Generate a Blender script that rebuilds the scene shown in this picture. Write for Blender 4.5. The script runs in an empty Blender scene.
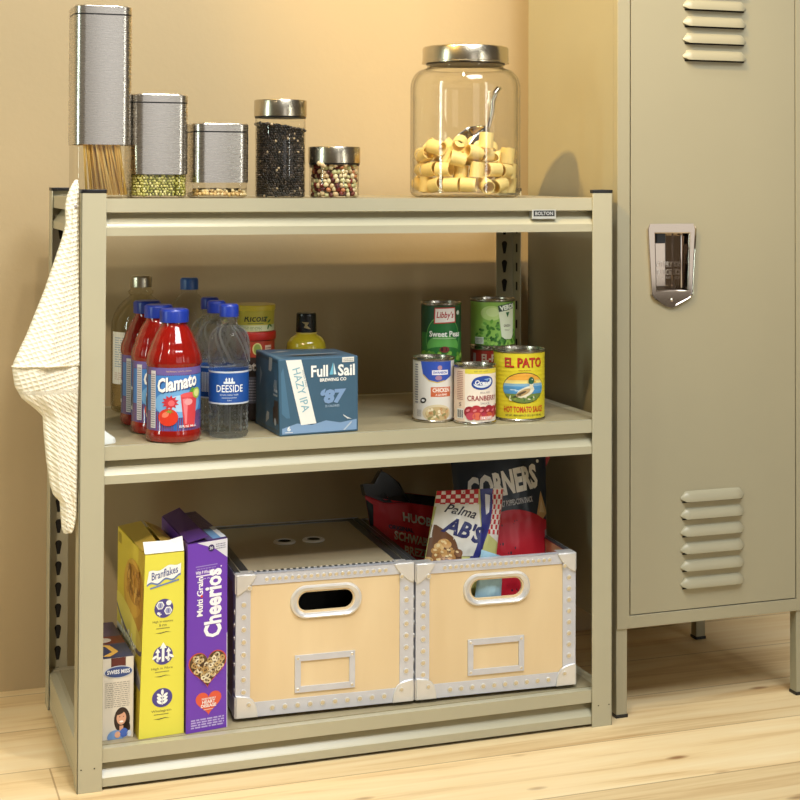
import bpy, bmesh, math, random
from mathutils import Vector, Matrix, noise
from mathutils.geometry import tessellate_polygon
import numpy as np
random.seed(7)
PI = math.pi
SC = bpy.context.scene
COL = SC.collection

# ------------------------------------------------------------------ materials
def lin(c):
    return c / 12.92 if c <= 0.04045 else ((c + 0.055) / 1.055) ** 2.4
def rgb(r, g, b):
    return (lin(r / 255), lin(g / 255), lin(b / 255), 1)
def hexc(h):
    return rgb(int(h[0:2], 16), int(h[2:4], 16), int(h[4:6], 16))
_M = {}
def principled(name):
    m = bpy.data.materials.new(name)
    m.use_nodes = True
    return m, m.node_tree.nodes, m.node_tree.links, m.node_tree.nodes['Principled BSDF']
def mat(name, col, rough=0.5, metal=0.0, bump=0.0, bscale=200, var=0.0, vscale=8, coat=0.0, spec=0.5, aniso=0.0):
    if name in _M:
        return _M[name]
    m, N, Lk, b = principled(name)
    b.inputs['Roughness'].default_value = rough
    b.inputs['Metallic'].default_value = metal
    b.inputs['Coat Weight'].default_value = coat
    b.inputs['Specular IOR Level'].default_value = spec
    b.inputs['Anisotropic'].default_value = aniso
    tc = N.new('ShaderNodeTexCoord')
    nz = N.new('ShaderNodeTexNoise')
    nz.inputs['Scale'].default_value = vscale
    nz.inputs['Detail'].default_value = 4
    Lk.new(tc.outputs['Object'], nz.inputs['Vector'])
    rmp = N.new('ShaderNodeValToRGB')
    c0 = [max(0, c * (1 - var)) for c in col[:3]] + [1]
    c1 = [min(1, c * (1 + var)) for c in col[:3]] + [1]
    rmp.color_ramp.elements[0].color = c0
    rmp.color_ramp.elements[0].position = 0.3
    rmp.color_ramp.elements[1].color = c1
    rmp.color_ramp.elements[1].position = 0.7
    Lk.new(nz.outputs['Fac'], rmp.inputs['Fac'])
    Lk.new(rmp.outputs['Color'], b.inputs['Base Color'])
    if bump:
        n2 = N.new('ShaderNodeTexNoise')
        n2.inputs['Scale'].default_value = bscale
        n2.inputs['Detail'].default_value = 3
        Lk.new(tc.outputs['Object'], n2.inputs['Vector'])
        bp = N.new('ShaderNodeBump')
        bp.inputs['Strength'].default_value = bump
        bp.inputs['Distance'].default_value = 0.002
        Lk.new(n2.outputs['Fac'], bp.inputs['Height'])
        Lk.new(bp.outputs['Normal'], b.inputs['Normal'])
    _M[name] = m
    return m
def ink(h, rough=0.4):
    return mat('ink_%s_%d' % (h, int(rough * 100)), hexc(h), rough)
def mathn(N, Lk, op, a, b=None, c=None):
    n = N.new('ShaderNodeMath')
    n.operation = op
    for i, v in enumerate((a, b, c)):
        if v is None:
            continue
        if isinstance(v, (int, float)):
            n.inputs[i].default_value = v
        else:
            Lk.new(v, n.inputs[i])
    return n.outputs[0]

def brushed(name, col, rough=0.28, vertical=True):
    if name in _M:
        return _M[name]
    m, N, Lk, b = principled(name)
    b.inputs['Base Color'].default_value = col
    b.inputs['Metallic'].default_value = 1
    tc = N.new('ShaderNodeTexCoord')
    mp = N.new('ShaderNodeMapping')
    mp.inputs['Scale'].default_value = (40, 40, 900) if vertical else (900, 900, 40)
    nz = N.new('ShaderNodeTexNoise')
    nz.inputs['Scale'].default_value = 1.0
    nz.inputs['Detail'].default_value = 2
    Lk.new(tc.outputs['Object'], mp.inputs['Vector'])
    Lk.new(mp.outputs['Vector'], nz.inputs['Vector'])
    mr = N.new('ShaderNodeMapRange')
    mr.inputs['To Min'].default_value = rough - 0.02
    mr.inputs['To Max'].default_value = rough + 0.03
    Lk.new(nz.outputs['Fac'], mr.inputs['Value'])
    Lk.new(mr.outputs['Result'], b.inputs['Roughness'])
    _M[name] = m
    return m
def thin_glass(name, tint=(0.97, 0.97, 0.95, 1), edge=(0.55, 0.52, 0.45, 1), ior=1.45):
    if name in _M:
        return _M[name]
    m = bpy.data.materials.new(name)
    m.use_nodes = True
    N, Lk = m.node_tree.nodes, m.node_tree.links
    N.clear()
    out = N.new('ShaderNodeOutputMaterial')
    tr = N.new('ShaderNodeBsdfTransparent')
    gl = N.new('ShaderNodeBsdfGlossy')
    gl.inputs['Roughness'].default_value = 0.03
    lw = N.new('ShaderNodeLayerWeight')
    lw.inputs['Blend'].default_value = 0.25
    rp = N.new('ShaderNodeValToRGB')
    rp.color_ramp.elements[0].color = tint
    rp.color_ramp.elements[0].position = 0.35
    rp.color_ramp.elements[1].color = edge
    Lk.new(lw.outputs['Facing'], rp.inputs['Fac'])
    Lk.new(rp.outputs['Color'], tr.inputs['Color'])
    lf = N.new('ShaderNodeLayerWeight')
    lf.inputs['Blend'].default_value = 0.5
    f0 = ((ior - 1) / (ior + 1)) ** 2
    fr = mathn(N, Lk, 'MULTIPLY_ADD', mathn(N, Lk, 'POWER', lf.outputs['Facing'], 5.0), 1 - f0, f0)
    mx = N.new('ShaderNodeMixShader')
    Lk.new(fr, mx.inputs['Fac'])
    Lk.new(tr.outputs[0], mx.inputs[1])
    Lk.new(gl.outputs[0], mx.inputs[2])
    Lk.new(mx.outputs[0], out.inputs['Surface'])
    _M[name] = m
    return m
def solid_clear(name, col, ior=1.33, rough=0.0, pale_haze=0.10):
    if name in _M:
        return _M[name]
    m, N, Lk, b = principled(name)
    b.inputs['Base Color'].default_value = col
    b.inputs['Roughness'].default_value = rough
    b.inputs['IOR'].default_value = ior
    b.inputs['Transmission Weight'].default_value = 1
    out = N['Material Output']
    tr = N.new('ShaderNodeBsdfTransparent')
    tr.inputs['Color'].default_value = (0.93, 0.95, 0.95, 1)
    mx = N.new('ShaderNodeMixShader')
    mx.inputs['Fac'].default_value = 0.5
    Lk.new(tr.outputs[0], mx.inputs[1])
    Lk.new(b.outputs[0], mx.inputs[2])
    df = N.new('ShaderNodeBsdfTranslucent')
    df.inputs['Color'].default_value = (0.85, 0.9, 0.9, 1)
    m2 = N.new('ShaderNodeMixShader')
    m2.inputs['Fac'].default_value = pale_haze  # pale haze mixed in for light scattered by the bottle
    Lk.new(mx.outputs[0], m2.inputs[1])
    Lk.new(df.outputs[0], m2.inputs[2])
    Lk.new(m2.outputs[0], out.inputs['Surface'])
    _M[name] = m
    return m

PAINT = mat('shelf_paint', rgb(176, 170, 144), 0.30, var=0.03, vscale=5, bump=0.05, bscale=900)
BOARD = mat('shelf_board_paint', rgb(152, 141, 112), 0.45, var=0.03)
LOCKP = mat('locker_paint', rgb(158, 151, 126), 0.38, var=0.025, vscale=3, bump=0.04, bscale=900)
BLACK = mat('black_plastic', rgb(22, 21, 22), 0.4)
DARK = mat('dark_gap', rgb(26, 22, 18), 0.8)
STEEL = brushed('brushed_steel', rgb(212, 206, 196), 0.27)
STEELH = brushed('brushed_steel_lid', rgb(205, 194, 172), 0.24)
CHROME = mat('chrome', rgb(225, 215, 205), 0.08, 1.0)
ALU = mat('aluminium', rgb(210, 212, 222), 0.40, 0.45, var=0.05, vscale=30)
ALUL = mat('aluminium_pressed', rgb(222, 220, 218), 0.32, 0.5, var=0.05, vscale=30)
ALUDK = mat('aluminium_dull', rgb(120, 124, 128), 0.42, 0.9, var=0.1, vscale=20)
TIN = mat('tin_plate', rgb(190, 185, 172), 0.25, 1.0)

def wood_mat(name, c0, c1, axis_scale, rough=0.45, grain=0.5):
    m, N, Lk, b = principled(name)
    tc = N.new('ShaderNodeTexCoord')
    mp = N.new('ShaderNodeMapping')
    mp.inputs['Scale'].default_value = axis_scale
    Lk.new(tc.outputs['Object'], mp.inputs['Vector'])
    nz = N.new('ShaderNodeTexNoise')
    nz.inputs['Scale'].default_value = 1
    nz.inputs['Detail'].default_value = 5
    nz.inputs['Distortion'].default_value = 0.4
    Lk.new(mp.outputs['Vector'], nz.inputs['Vector'])
    rp = N.new('ShaderNodeValToRGB')
    rp.color_ramp.elements[0].color = c0
    rp.color_ramp.elements[0].position = 0.5 - grain / 2
    rp.color_ramp.elements[1].color = c1
    rp.color_ramp.elements[1].position = 0.5 + grain / 2
    Lk.new(nz.outputs['Fac'], rp.inputs['Fac'])
    Lk.new(rp.outputs['Color'], b.inputs['Base Color'])
    b.inputs['Roughness'].default_value = rough
    return m
PLY = wood_mat('birch_plywood', rgb(212, 184, 140), rgb(230, 206, 164), (14, 14, 3), 0.42, 0.8)
PLYTOP = wood_mat('plywood_lid', rgb(160, 148, 122), rgb(182, 168, 138), (16, 4, 16), 0.4, 0.8)

def floor_mat():
    m, N, Lk, b = principled('pine_floorboards')
    geo = N.new('ShaderNodeNewGeometry')
    sp = N.new('ShaderNodeSeparateXYZ')
    Lk.new(geo.outputs['Position'], sp.inputs[0])
    X, Y = sp.outputs[0], sp.outputs[1]
    w = 0.185
    yy = mathn(N, Lk, 'DIVIDE', mathn(N, Lk, 'ADD', Y, 0.065 + 20 * w), w)
    idx = mathn(N, Lk, 'FLOOR', yy)
    fr = mathn(N, Lk, 'FRACT', yy)
    wn = N.new('ShaderNodeTexWhiteNoise')
    wn.noise_dimensions = '1D'
    Lk.new(idx, wn.inputs['W'])
    # grain stretched along x, shifted per plank
    cb = N.new('ShaderNodeCombineXYZ')
    Lk.new(mathn(N, Lk, 'MULTIPLY', mathn(N, Lk, 'ADD', X, mathn(N, Lk, 'MULTIPLY', wn.outputs['Value'], 9)), 1.6), cb.inputs[0])
    Lk.new(mathn(N, Lk, 'MULTIPLY', Y, 26), cb.inputs[1])
    Lk.new(mathn(N, Lk, 'MULTIPLY', idx, 3.7), cb.inputs[2])
    nz = N.new('ShaderNodeTexNoise')
    nz.inputs['Scale'].default_value = 1
    nz.inputs['Detail'].default_value = 6
    nz.inputs['Roughness'].default_value = 0.62
    nz.inputs['Distortion'].default_value = 0.6
    Lk.new(cb.outputs[0], nz.inputs['Vector'])
    rp = N.new('ShaderNodeValToRGB')
    e = rp.color_ramp.elements
    e[0].position, e[0].color = 0.25, rgb(190, 148, 94)
    e[1].position, e[1].color = 0.75, rgb(240, 220, 178)
    k = e.new(0.48)
    k.color = rgb(232, 204, 154)
    Lk.new(nz.outputs['Fac'], rp.inputs['Fac'])
    # knots
    kc = N.new('ShaderNodeCombineXYZ')
    Lk.new(mathn(N, Lk, 'MULTIPLY', X, 4.6), kc.inputs[0])
    Lk.new(mathn(N, Lk, 'MULTIPLY', Y, 12.5), kc.inputs[1])
    vo = N.new('ShaderNodeTexVoronoi')
    vo.inputs['Scale'].default_value = 1.0
    Lk.new(kc.outputs[0], vo.inputs['Vector'])
    kr = N.new('ShaderNodeValToRGB')
    kr.color_ramp.elements[0].position, kr.color_ramp.elements[0].color = 0.035, (1, 1, 1, 1)
    kr.color_ramp.elements[1].position, kr.color_ramp.elements[1].color = 0.11, (0, 0, 0, 1)
    Lk.new(vo.outputs['Distance'], kr.inputs['Fac'])
    mk = N.new('ShaderNodeMix')
    mk.data_type = 'RGBA'
    Lk.new(mathn(N, Lk, 'MULTIPLY', kr.outputs['Color'], 0.8), mk.inputs['Factor'])
    Lk.new(rp.outputs['Color'], mk.inputs['A'])
    mk.inputs['B'].default_value = rgb(132, 84, 44)
    # plank tint
    hs = N.new('ShaderNodeHueSaturation')
    Lk.new(mathn(N, Lk, 'ADD', mathn(N, Lk, 'MULTIPLY', wn.outputs['Value'], 0.16), 0.92), hs.inputs['Value'])
    Lk.new(mk.outputs['Result'], hs.inputs['Color'])
    # seams
    edge = mathn(N, Lk, 'MINIMUM', fr, mathn(N, Lk, 'SUBTRACT', 1.0, fr))
    sm = mathn(N, Lk, 'LESS_THAN', edge, 0.008)
    bx = mathn(N, Lk, 'FRACT', mathn(N, Lk, 'ADD', mathn(N, Lk, 'DIVIDE', X, 2.3), mathn(N, Lk, 'MULTIPLY', wn.outputs['Value'], 5)))
    sm2 = mathn(N, Lk, 'LESS_THAN', bx, 0.0012)
    sm = mathn(N, Lk, 'MAXIMUM', sm, sm2)
    ms = N.new('ShaderNodeMix')
    ms.data_type = 'RGBA'
    Lk.new(mathn(N, Lk, 'MULTIPLY', sm, 0.55), ms.inputs['Factor'])
    Lk.new(hs.outputs['Color'], ms.inputs['A'])
    ms.inputs['B'].default_value = rgb(128, 90, 56)
    Lk.new(ms.outputs['Result'], b.inputs['Base Color'])
    b.inputs['Roughness'].default_value = 0.42
    bp = N.new('ShaderNodeBump')
    bp.inputs['Strength'].default_value = 0.12
    bp.inputs['Distance'].default_value = 0.002
    Lk.new(mathn(N, Lk, 'SUBTRACT', nz.outputs['Fac'], sm), bp.inputs['Height'])
    Lk.new(bp.outputs['Normal'], b.inputs['Normal'])
    return m

def towel_mat():
    m, N, Lk, b = principled('waffle_weave_cotton')
    b.inputs['Base Color'].default_value = rgb(236, 229, 208)
    b.inputs['Roughness'].default_value = 0.9
    uv = N.new('ShaderNodeUVMap')
    sp = N.new('ShaderNodeSeparateXYZ')
    Lk.new(uv.outputs[0], sp.inputs[0])
    k = PI / 0.0072
    su = mathn(N, Lk, 'ABSOLUTE', mathn(N, Lk, 'SINE', mathn(N, Lk, 'MULTIPLY', sp.outputs[0], k)))
    sv = mathn(N, Lk, 'ABSOLUTE', mathn(N, Lk, 'SINE', mathn(N, Lk, 'MULTIPLY', sp.outputs[1], k)))
    h = mathn(N, Lk, 'MULTIPLY', su, sv)
    bp = N.new('ShaderNodeBump')
    bp.invert = True
    bp.inputs['Strength'].default_value = 0.5
    bp.inputs['Distance'].default_value = 0.003
    Lk.new(h, bp.inputs['Height'])
    Lk.new(bp.outputs['Normal'], b.inputs['Normal'])
    return m

# ------------------------------------------------------------------ mesh helpers
class MB:
    def __init__(self):
        self.bm = bmesh.new()
        self.mats = []
    def mi(self, m):
        if m not in self.mats:
            self.mats.append(m)
        return self.mats.index(m)
    def poly(self, pts, m, smooth=False):
        f = self.bm.faces.new([self.bm.verts.new(p) for p in pts])
        f.material_index = self.mi(m)
        f.smooth = smooth
        return f
    def box(self, c, s, m, bevel=0.0, seg=2, rot=None):
        r = bmesh.ops.create_cube(self.bm, size=1)
        vs = r['verts']
        for v in vs:
            v.co = Vector((v.co.x * s[0], v.co.y * s[1], v.co.z * s[2]))
        fs = list({f for v in vs for f in v.link_faces})
        i = self.mi(m)
        for f in fs:
            f.material_index = i
        if bevel:
            es = list({e for v in vs for e in v.link_edges})
            rb = bmesh.ops.bevel(self.bm, geom=es, offset=bevel, segments=seg, profile=0.5, affect='EDGES')
            vs = list({v for f in rb['faces'] for v in f.verts} | {v for v in vs if v.is_valid})
            for f in rb['faces']:
                f.material_index = i
                f.smooth = True
        M = Matrix.Translation(c)
        if rot is not None:
            M = M @ rot
        for v in vs:
            v.co = M @ v.co
    def hexa(self, b, t, m, n=1):
        """b, t: four corners (FL, FR, BR, BL) of the bottom and the top; n > 1 follows warped faces"""
        if n > 1:
            b = [Vector(p) for p in b]; t = [Vector(p) for p in t]
            quads = [(b[3], b[2], b[1], b[0]), tuple(t)] + [(b[k], b[(k + 1) % 4], t[(k + 1) % 4], t[k]) for k in range(4)]
            i = self.mi(m)
            for q in quads:
                g = [[self.bm.verts.new(q[0] * (1 - u) * (1 - v) + q[1] * u * (1 - v) + q[2] * u * v + q[3] * (1 - u) * v) for u in [a_ / n for a_ in range(n + 1)]] for v in [a_ / n for a_ in range(n + 1)]]
                for y in range(n):
                    for x in range(n):
                        f = self.bm.faces.new((g[y][x], g[y][x + 1], g[y + 1][x + 1], g[y + 1][x]))
                        f.material_index = i
            bmesh.ops.remove_doubles(self.bm, verts=self.bm.verts, dist=1e-6)
            return
        B = [self.bm.verts.new(p) for p in b]
        T = [self.bm.verts.new(p) for p in t]
        i = self.mi(m)
        fs = [self.bm.faces.new(B[::-1]), self.bm.faces.new(T)]
        for k in range(4):
            fs.append(self.bm.faces.new((B[k], B[(k + 1) % 4], T[(k + 1) % 4], T[k])))
        for f in fs:
            f.material_index = i
    def rings(self, rings, m, cap0=True, cap1=True, smooth=True, closed=True):
        i = self.mi(m)
        R = [[self.bm.verts.new(p) for p in r] for r in rings]
        n = len(R[0])
        for a, b in zip(R[:-1], R[1:]):
            for k in range(n if closed else n - 1):
                f = self.bm.faces.new((a[k], a[(k + 1) % n], b[(k + 1) % n], b[k]))
                f.material_index = i
                f.smooth = smooth
        if cap0:
            f = self.bm.faces.new(R[0][::-1]); f.material_index = i
        if cap1:
            f = self.bm.faces.new(R[-1]); f.material_index = i
        return R
    def lathe(self, prof, m, seg=48, c=(0, 0), cap0=True, cap1=True, fn=None):
        """prof: list of (r, z)"""
        rr = []
        for r, z in prof:
            ring = []
            for k in range(seg):
                a = 2 * PI * k / seg
                q = r if fn is None else fn(r, z, a)
                ring.append((c[0] + q * math.sin(a), c[1] - q * math.cos(a), z))
            rr.append(ring)
        return self.rings(rr, m, cap0, cap1)
    def tube(self, path, r, m, seg=10, caps=True):
        path = [Vector(p) for p in path]
        rr = []
        up = Vector((0.13, 0.2, 0.97))
        for i, p in enumerate(path):
            t = (path[min(i + 1, len(path) - 1)] - path[max(i - 1, 0)]).normalized()
            s = t.cross(up)
            if s.length < 1e-3:
                s = t.cross(Vector((1, 0, 0)))
            s.normalize()
            n = s.cross(t)
            q = r[i] if isinstance(r, (list, tuple)) else r
            rr.append([p + s * q * math.cos(2 * PI * k / seg) + n * q * math.sin(2 * PI * k / seg) for k in range(seg)])
        self.rings(rr, m, caps, caps)
    def extrude_x(self, prof, x0, x1, m):
        """closed (y, z) profile swept along x"""
        self.rings([[(x0, y, z) for y, z in prof], [(x1, y, z) for y, z in prof]], m, True, True, smooth=False)
    def extrude_y(self, prof, y0, y1, m):
        self.rings([[(x, y0, z) for x, z in prof], [(x, y1, z) for x, z in prof]], m, True, True, smooth=False)
    def plate(self, outer, holes, y0, y1, m):
        """flat plate in x-z with holes, from y0 (front) to y1"""
        i = self.mi(m)
        loops = [outer] + holes
        tris = tessellate_polygon([[Vector((x, z, 0)) for x, z in l] for l in loops])
        flat = [p for l in loops for p in l]
        A = [self.bm.verts.new((x, y0, z)) for x, z in flat]
        B = [self.bm.verts.new((x, y1, z)) for x, z in flat]
        for t in tris:
            try:
                f = self.bm.faces.new([A[k] for k in t]); f.material_index = i
                f = self.bm.faces.new([B[k] for k in t[::-1]]); f.material_index = i
            except ValueError:
                pass
        o = 0
        for l in loops:
            n = len(l)
            for k in range(n):
                try:
                    f = self.bm.faces.new((A[o + k], A[o + (k + 1) % n], B[o + (k + 1) % n], B[o + k])); f.material_index = i
                except ValueError:
                    pass
            o += n
    def xform(self, M):
        for v in self.bm.verts:
            v.co = M @ v.co
    def build(self, name, parent=None, loc=None, normals=True):
        if normals:
            bmesh.ops.recalc_face_normals(self.bm, faces=self.bm.faces)
        for e in self.bm.edges:
            if len(e.link_faces) == 2 and e.calc_face_angle(0) > 0.62:
                e.smooth = False
        me = bpy.data.meshes.new(name)
        self.bm.to_mesh(me)
        self.bm.free()
        for m in self.mats:
            me.materials.append(m)
        o = bpy.data.objects.new(name, me)
        COL.objects.link(o)
        if parent is not None:
            o.parent = parent
        if loc is not None:
            o.location = loc
        return o

def empty(name, loc, label, cat, group=None, rz=0.0):
    o = bpy.data.objects.new(name, None)
    COL.objects.link(o)
    o.empty_display_size = 0.05
    o.location = loc
    o.rotation_euler = (0, 0, rz)
    return tag(o, label, cat, group)
def tag(o, label, cat, group=None, kind=None):
    o['label'] = label
    o['category'] = cat
    if group:
        o['group'] = group
    if kind:
        o['kind'] = kind
    return o
def struct(o):
    o['kind'] = 'structure'
    return o
def copy_tree(o, parent=None):
    c = o.copy()
    COL.objects.link(c)
    if parent is not None:
        c.parent = parent
    for ch in list(o.children):
        copy_tree(ch, c)
    return c
def rrect(w, d, r, n=6, cx=0, cy=0):
    pts = []
    for sx, sy, a0 in ((1, -1, -PI / 2), (1, 1, 0), (-1, 1, PI / 2), (-1, -1, PI)):
        for k in range(n + 1):
            a = a0 + k * PI / 2 / n
            pts.append((cx + sx * (w / 2 - r) + r * math.cos(a), cy + sy * (d / 2 - r) + r * math.sin(a)))
    return pts
def stadium(cx, cz, w, h, n=12):
    return rrect(w, h, h / 2 - 1e-5, n, cx, cz)

# ------------------------------------------------------------------ printed artwork
_T = {}
def text_geo(s, bold=0.0, shear=0.0, track=1.0):
    key = (s, bold, shear, track)
    if key in _T:
        return _T[key]
    cu = bpy.data.curves.new('lettering', 'FONT')
    cu.body = s
    cu.size = 1
    cu.offset = bold
    cu.shear = shear
    cu.space_character = track
    cu.resolution_u = 2
    o = bpy.data.objects.new('lettering', cu)
    COL.objects.link(o)
    bpy.context.view_layer.update()
    dg = bpy.context.evaluated_depsgraph_get()
    me = o.evaluated_get(dg).to_mesh()
    V = [(v.co.x, v.co.y) for v in me.vertices]
    F = [list(p.vertices) for p in me.polygons]
    o.evaluated_get(dg).to_mesh_clear()
    bpy.data.objects.remove(o)
    bpy.data.curves.remove(cu)
    _T[key] = (V, F)
    return V, F

class Art:
    def __init__(self):
        self.items = []
    def poly(self, pts, h, layer=1, rough=0.4):
        m = ink(h, rough) if isinstance(h, str) else h
        tris = tessellate_polygon([[Vector((x, y, 0)) for x, y in pts]])
        self.items.append((list(pts), [list(t) for t in tris], m, layer))
    def rect(self, x0, y0, x1, y1, h, layer=1, rough=0.4):
        self.poly([(x0, y0), (x1, y0), (x1, y1), (x0, y1)], h, layer, rough)
    def ell(self, cx, cy, rx, ry, h, layer=1, rot=0.0, n=28, rough=0.4):
        c, s = math.cos(rot), math.sin(rot)
        self.poly([(cx + rx * math.cos(2 * PI * k / n) * c - ry * math.sin(2 * PI * k / n) * s,
                    cy + rx * math.cos(2 * PI * k / n) * s + ry * math.sin(2 * PI * k / n) * c) for k in range(n)], h, layer, rough)
    def heart(self, cx, cy, w, h, colr, layer=1):
        pts = []
        for k in range(40):
            t = 2 * PI * k / 40
            x = 16 * math.sin(t) ** 3
            y = 13 * math.cos(t) - 5 * math.cos(2 * t) - 2 * math.cos(3 * t) - math.cos(4 * t)
            pts.append((cx + x / 32 * w, cy + (y + 2.5) / 29 * h))
        self.poly(pts, colr, layer)
    def text(self, s, cx, cy, w, h, colr, layer=2, bold=0.0, shear=0.0, rot=0.0, track=1.0, arc=0.0, rough=0.4):
        V, F = text_geo(s, bold, shear, track)
        if not V:
            return
        xs = [v[0] for v in V]; ys = [v[1] for v in V]
        x0, x1, y0, y1 = min(xs), max(xs), min(ys), max(ys)
        sx = w / (x1 - x0) if w else None
        sy = h / (y1 - y0) if h else sx
        sx = sx or sy
        c, sn = math.cos(rot), math.sin(rot)
        out = []
        for x, y in V:
            X = (x - (x0 + x1) / 2) * sx
            Y = (y - (y0 + y1) / 2) * sy
            Y += arc * (1 - (2 * X / (w or 1)) ** 2) if arc else 0
            out.append((cx + X * c - Y * sn, cy + X * sn + Y * c))
        self.items.append((out, F, ink(colr, rough) if isinstance(colr, str) else colr, layer))
    def lines(self, x0, y0, x1, y1, n, colr, layer=2, fill=0.45, ragged=0.25):
        """tiny print that the photo shows as grey lines of dashes"""
        st = (y1 - y0) / n
        for k in range(n):
            x = x0
            while x < x1:
                l = random.uniform(0.06, 0.2) * (x1 - x0)
                xe = min(x + l, x1)
                self.rect(x, y0 + k * st, xe, y0 + (k + fill) * st, colr, layer)
                x = xe + 0.03 * (x1 - x0)
            x1r = x1
    def build(self, name, fn, parent=None, step=None, vstep=None, eps=0.00018, clip=None):
        bm = bmesh.new()
        mats = []
        for V, F, m, layer in self.items:
            if m not in mats:
                mats.append(m)
            i = mats.index(m)
            vs = [bm.verts.new((x, y, layer)) for x, y in V]
            for f in F:
                if len(set(f)) < 3:
                    continue
                try:
                    q = bm.faces.new([vs[k] for k in f])
                except ValueError:
                    continue
                q.material_index = i
                q.smooth = True
        if clip:
            for co, no in (((clip[0], 0, 0), (-1, 0, 0)), ((clip[1], 0, 0), (1, 0, 0)), ((0, clip[2], 0), (0, -1, 0)), ((0, clip[3], 0), (0, 1, 0))):
                bmesh.ops.bisect_plane(bm, geom=bm.verts[:] + bm.edges[:] + bm.faces[:], plane_co=co, plane_no=no, clear_outer=True, dist=1e-7)
        for ax, stp in ((0, step), (1, vstep)):
            if not stp:
                continue
            lo = min(v.co[ax] for v in bm.verts); hi = max(v.co[ax] for v in bm.verts)
            k = math.floor(lo / stp) + 1
            while k * stp < hi:
                co = [0, 0, 0]; co[ax] = k * stp
                no = [0, 0, 0]; no[ax] = 1
                bmesh.ops.bisect_plane(bm, geom=bm.verts[:] + bm.edges[:] + bm.faces[:], plane_co=co, plane_no=no, dist=1e-7)
                k += 1
        for v in bm.verts:
            v.co = fn(v.co.x, v.co.y, v.co.z * eps)
        # make faces look outwards
        me = bpy.data.meshes.new(name)
        bm.to_mesh(me)
        bm.free()
        for m in mats:
            me.materials.append(m)
        o = bpy.data.objects.new(name, me)
        COL.objects.link(o)
        if parent is not None:
            o.parent = parent
        return o
def cylmap(R, a0=0.0, c=(0, 0)):
    def f(u, v, h):
        a = a0 + u / R
        return Vector((c[0] + (R + h) * math.sin(a), c[1] - (R + h) * math.cos(a), v))
    return f
def quadmap(P, W, H):
    """P: four corners (bottom-left, bottom-right, top-right, top-left) as the reader sees the face"""
    P = [Vector(p) for p in P]
    n = (P[1] - P[0]).cross(P[3] - P[0]).normalized()
    def f(u, v, h):
        s, t = u / W, v / H
        return P[0] * (1 - s) * (1 - t) + P[1] * s * (1 - t) + P[2] * s * t + P[3] * (1 - s) * t + n * h
    return f

# ------------------------------------------------------------------ setting
W, D, H = 0.905, 0.43, 0.914          # shelving unit
S1, S2, S3 = 0.9047, 0.5233, 0.0629   # shelf surfaces
WALLY = 0.52
mb = MB(); mb.box((0.4, -0.9, -0.02), (7, 5, 0.04), floor_mat()); struct(mb.build('floor'))
wallm = mat('wall_plaster', rgb(178, 157, 120), 0.75, bump=0.25, bscale=55, var=0.02, vscale=1.5)
mb = MB(); mb.box((0.4, WALLY + 0.05, 1.35), (7, 0.1, 2.7), wallm); struct(mb.build('wall_back'))

# ------------------------------------------------------------------ shelving unit
unit = empty('shelving_unit', (0, 0, 0), 'greenish grey metal shelving unit with three shelves standing against the wall', 'shelf')
PW, PT = 0.038, 0.0022
def post(x0, sx, y0, sy, rear):
    """L-angle: one leg along x (at y0), one along y (at x0)"""
    mb = MB()
    mb.box((x0 + sx * PW / 2, y0 + sy * PT / 2, H / 2), (PW, PT, H), PAINT, 0.0008)
    mb.box((x0 + sx * PT / 2, y0 + sy * PW / 2, H / 2), (PT, PW, H), PAINT, 0.0008)
    if rear:
        z = 0.05
        while z < H - 0.02:      # teardrop slots punched in both legs
            yy = y0 + sy * (PT + 0.0003)
            xc = x0 + sx * PW * 0.55
            k = [(xc + 0.0058 * math.cos(a), yy, z + 0.008 + 0.0058 * math.sin(a)) for a in [i * PI / 8 - 0.3 for i in range(11)]]
            k += [(xc - 0.0025, yy, z - 0.011), (xc + 0.0025, yy, z - 0.011)]
            mb.poly(k, DARK)
            xx = x0 + sx * (PT + 0.0003)
            yc = y0 + sy * PW * 0.55
            mb.poly([(xx, yc - 0.004, z - 0.008), (xx, yc + 0.004, z - 0.008), (xx, yc + 0.004, z + 0.009), (xx, yc - 0.004, z + 0.009)], DARK)
            z += 0.0375
    else:
        for dx in (0.006, 0.026):
            mb.box((x0 + sx * dx, y0 - sy * 0.0002, 0.036), (0.002, 0.0006, 0.0016), DARK)
    o = mb.build('post', unit)
    cb = MB()
    cb.box((x0 + sx * (PW / 2), y0 + sy * 0.005, H + 0.002), (PW + 0.001, 0.011, 0.006), BLACK, 0.001)
    cb.box((x0 + sx * 0.005, y0 + sy * (PW / 2), H + 0.002), (0.011, PW + 0.001, 0.006), BLACK, 0.001)
    cb.build('post_cap', o)
post(0, 1, 0, 1, False)
post(W, -1, 0, 1, False)
post(0, 1, D, -1, True)
post(W, -1, D, -1, True)
def beam_prof(y0, s, sgn):
    """double-lipped rolled beam, (y, z)"""
    g = [(0, 0), (0, -0.021), (0.004, -0.0218), (0.0170, -0.0228), (0.0168, -0.0245), (0.002, -0.0425), (0, -0.0445), (0, -0.0575), (0.003, -0.0575), (0.019, -0.040), (0.020, -0.0015), (0.012, 0)]
    return [(y0 + sgn * y, s + z) for y, z in g]
for s in (S1, S2, S3):
    mb = MB()
    mb.box((W / 2, D / 2, s - 0.003), (W - 0.044, D - 0.044, 0.006), BOARD)
    sh = mb.build('shelf_board', unit)
    for nm, y0, sg in (('front_beam', 0.003, 1), ('rear_beam', D - 0.003, -1)):
        mb = MB(); mb.extrude_x(beam_prof(y0, s, sg), 0.0035, W - 0.0035, PAINT); mb.build(nm, sh)
    for x0, sg in ((0.003, 1), (W - 0.003, -1)):
        mb = MB(); mb.extrude_y([(p[0], p[1]) for p in beam_prof(x0, s, sg)], 0.024, D - 0.024, PAINT); mb.build('side_beam', sh)
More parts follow.
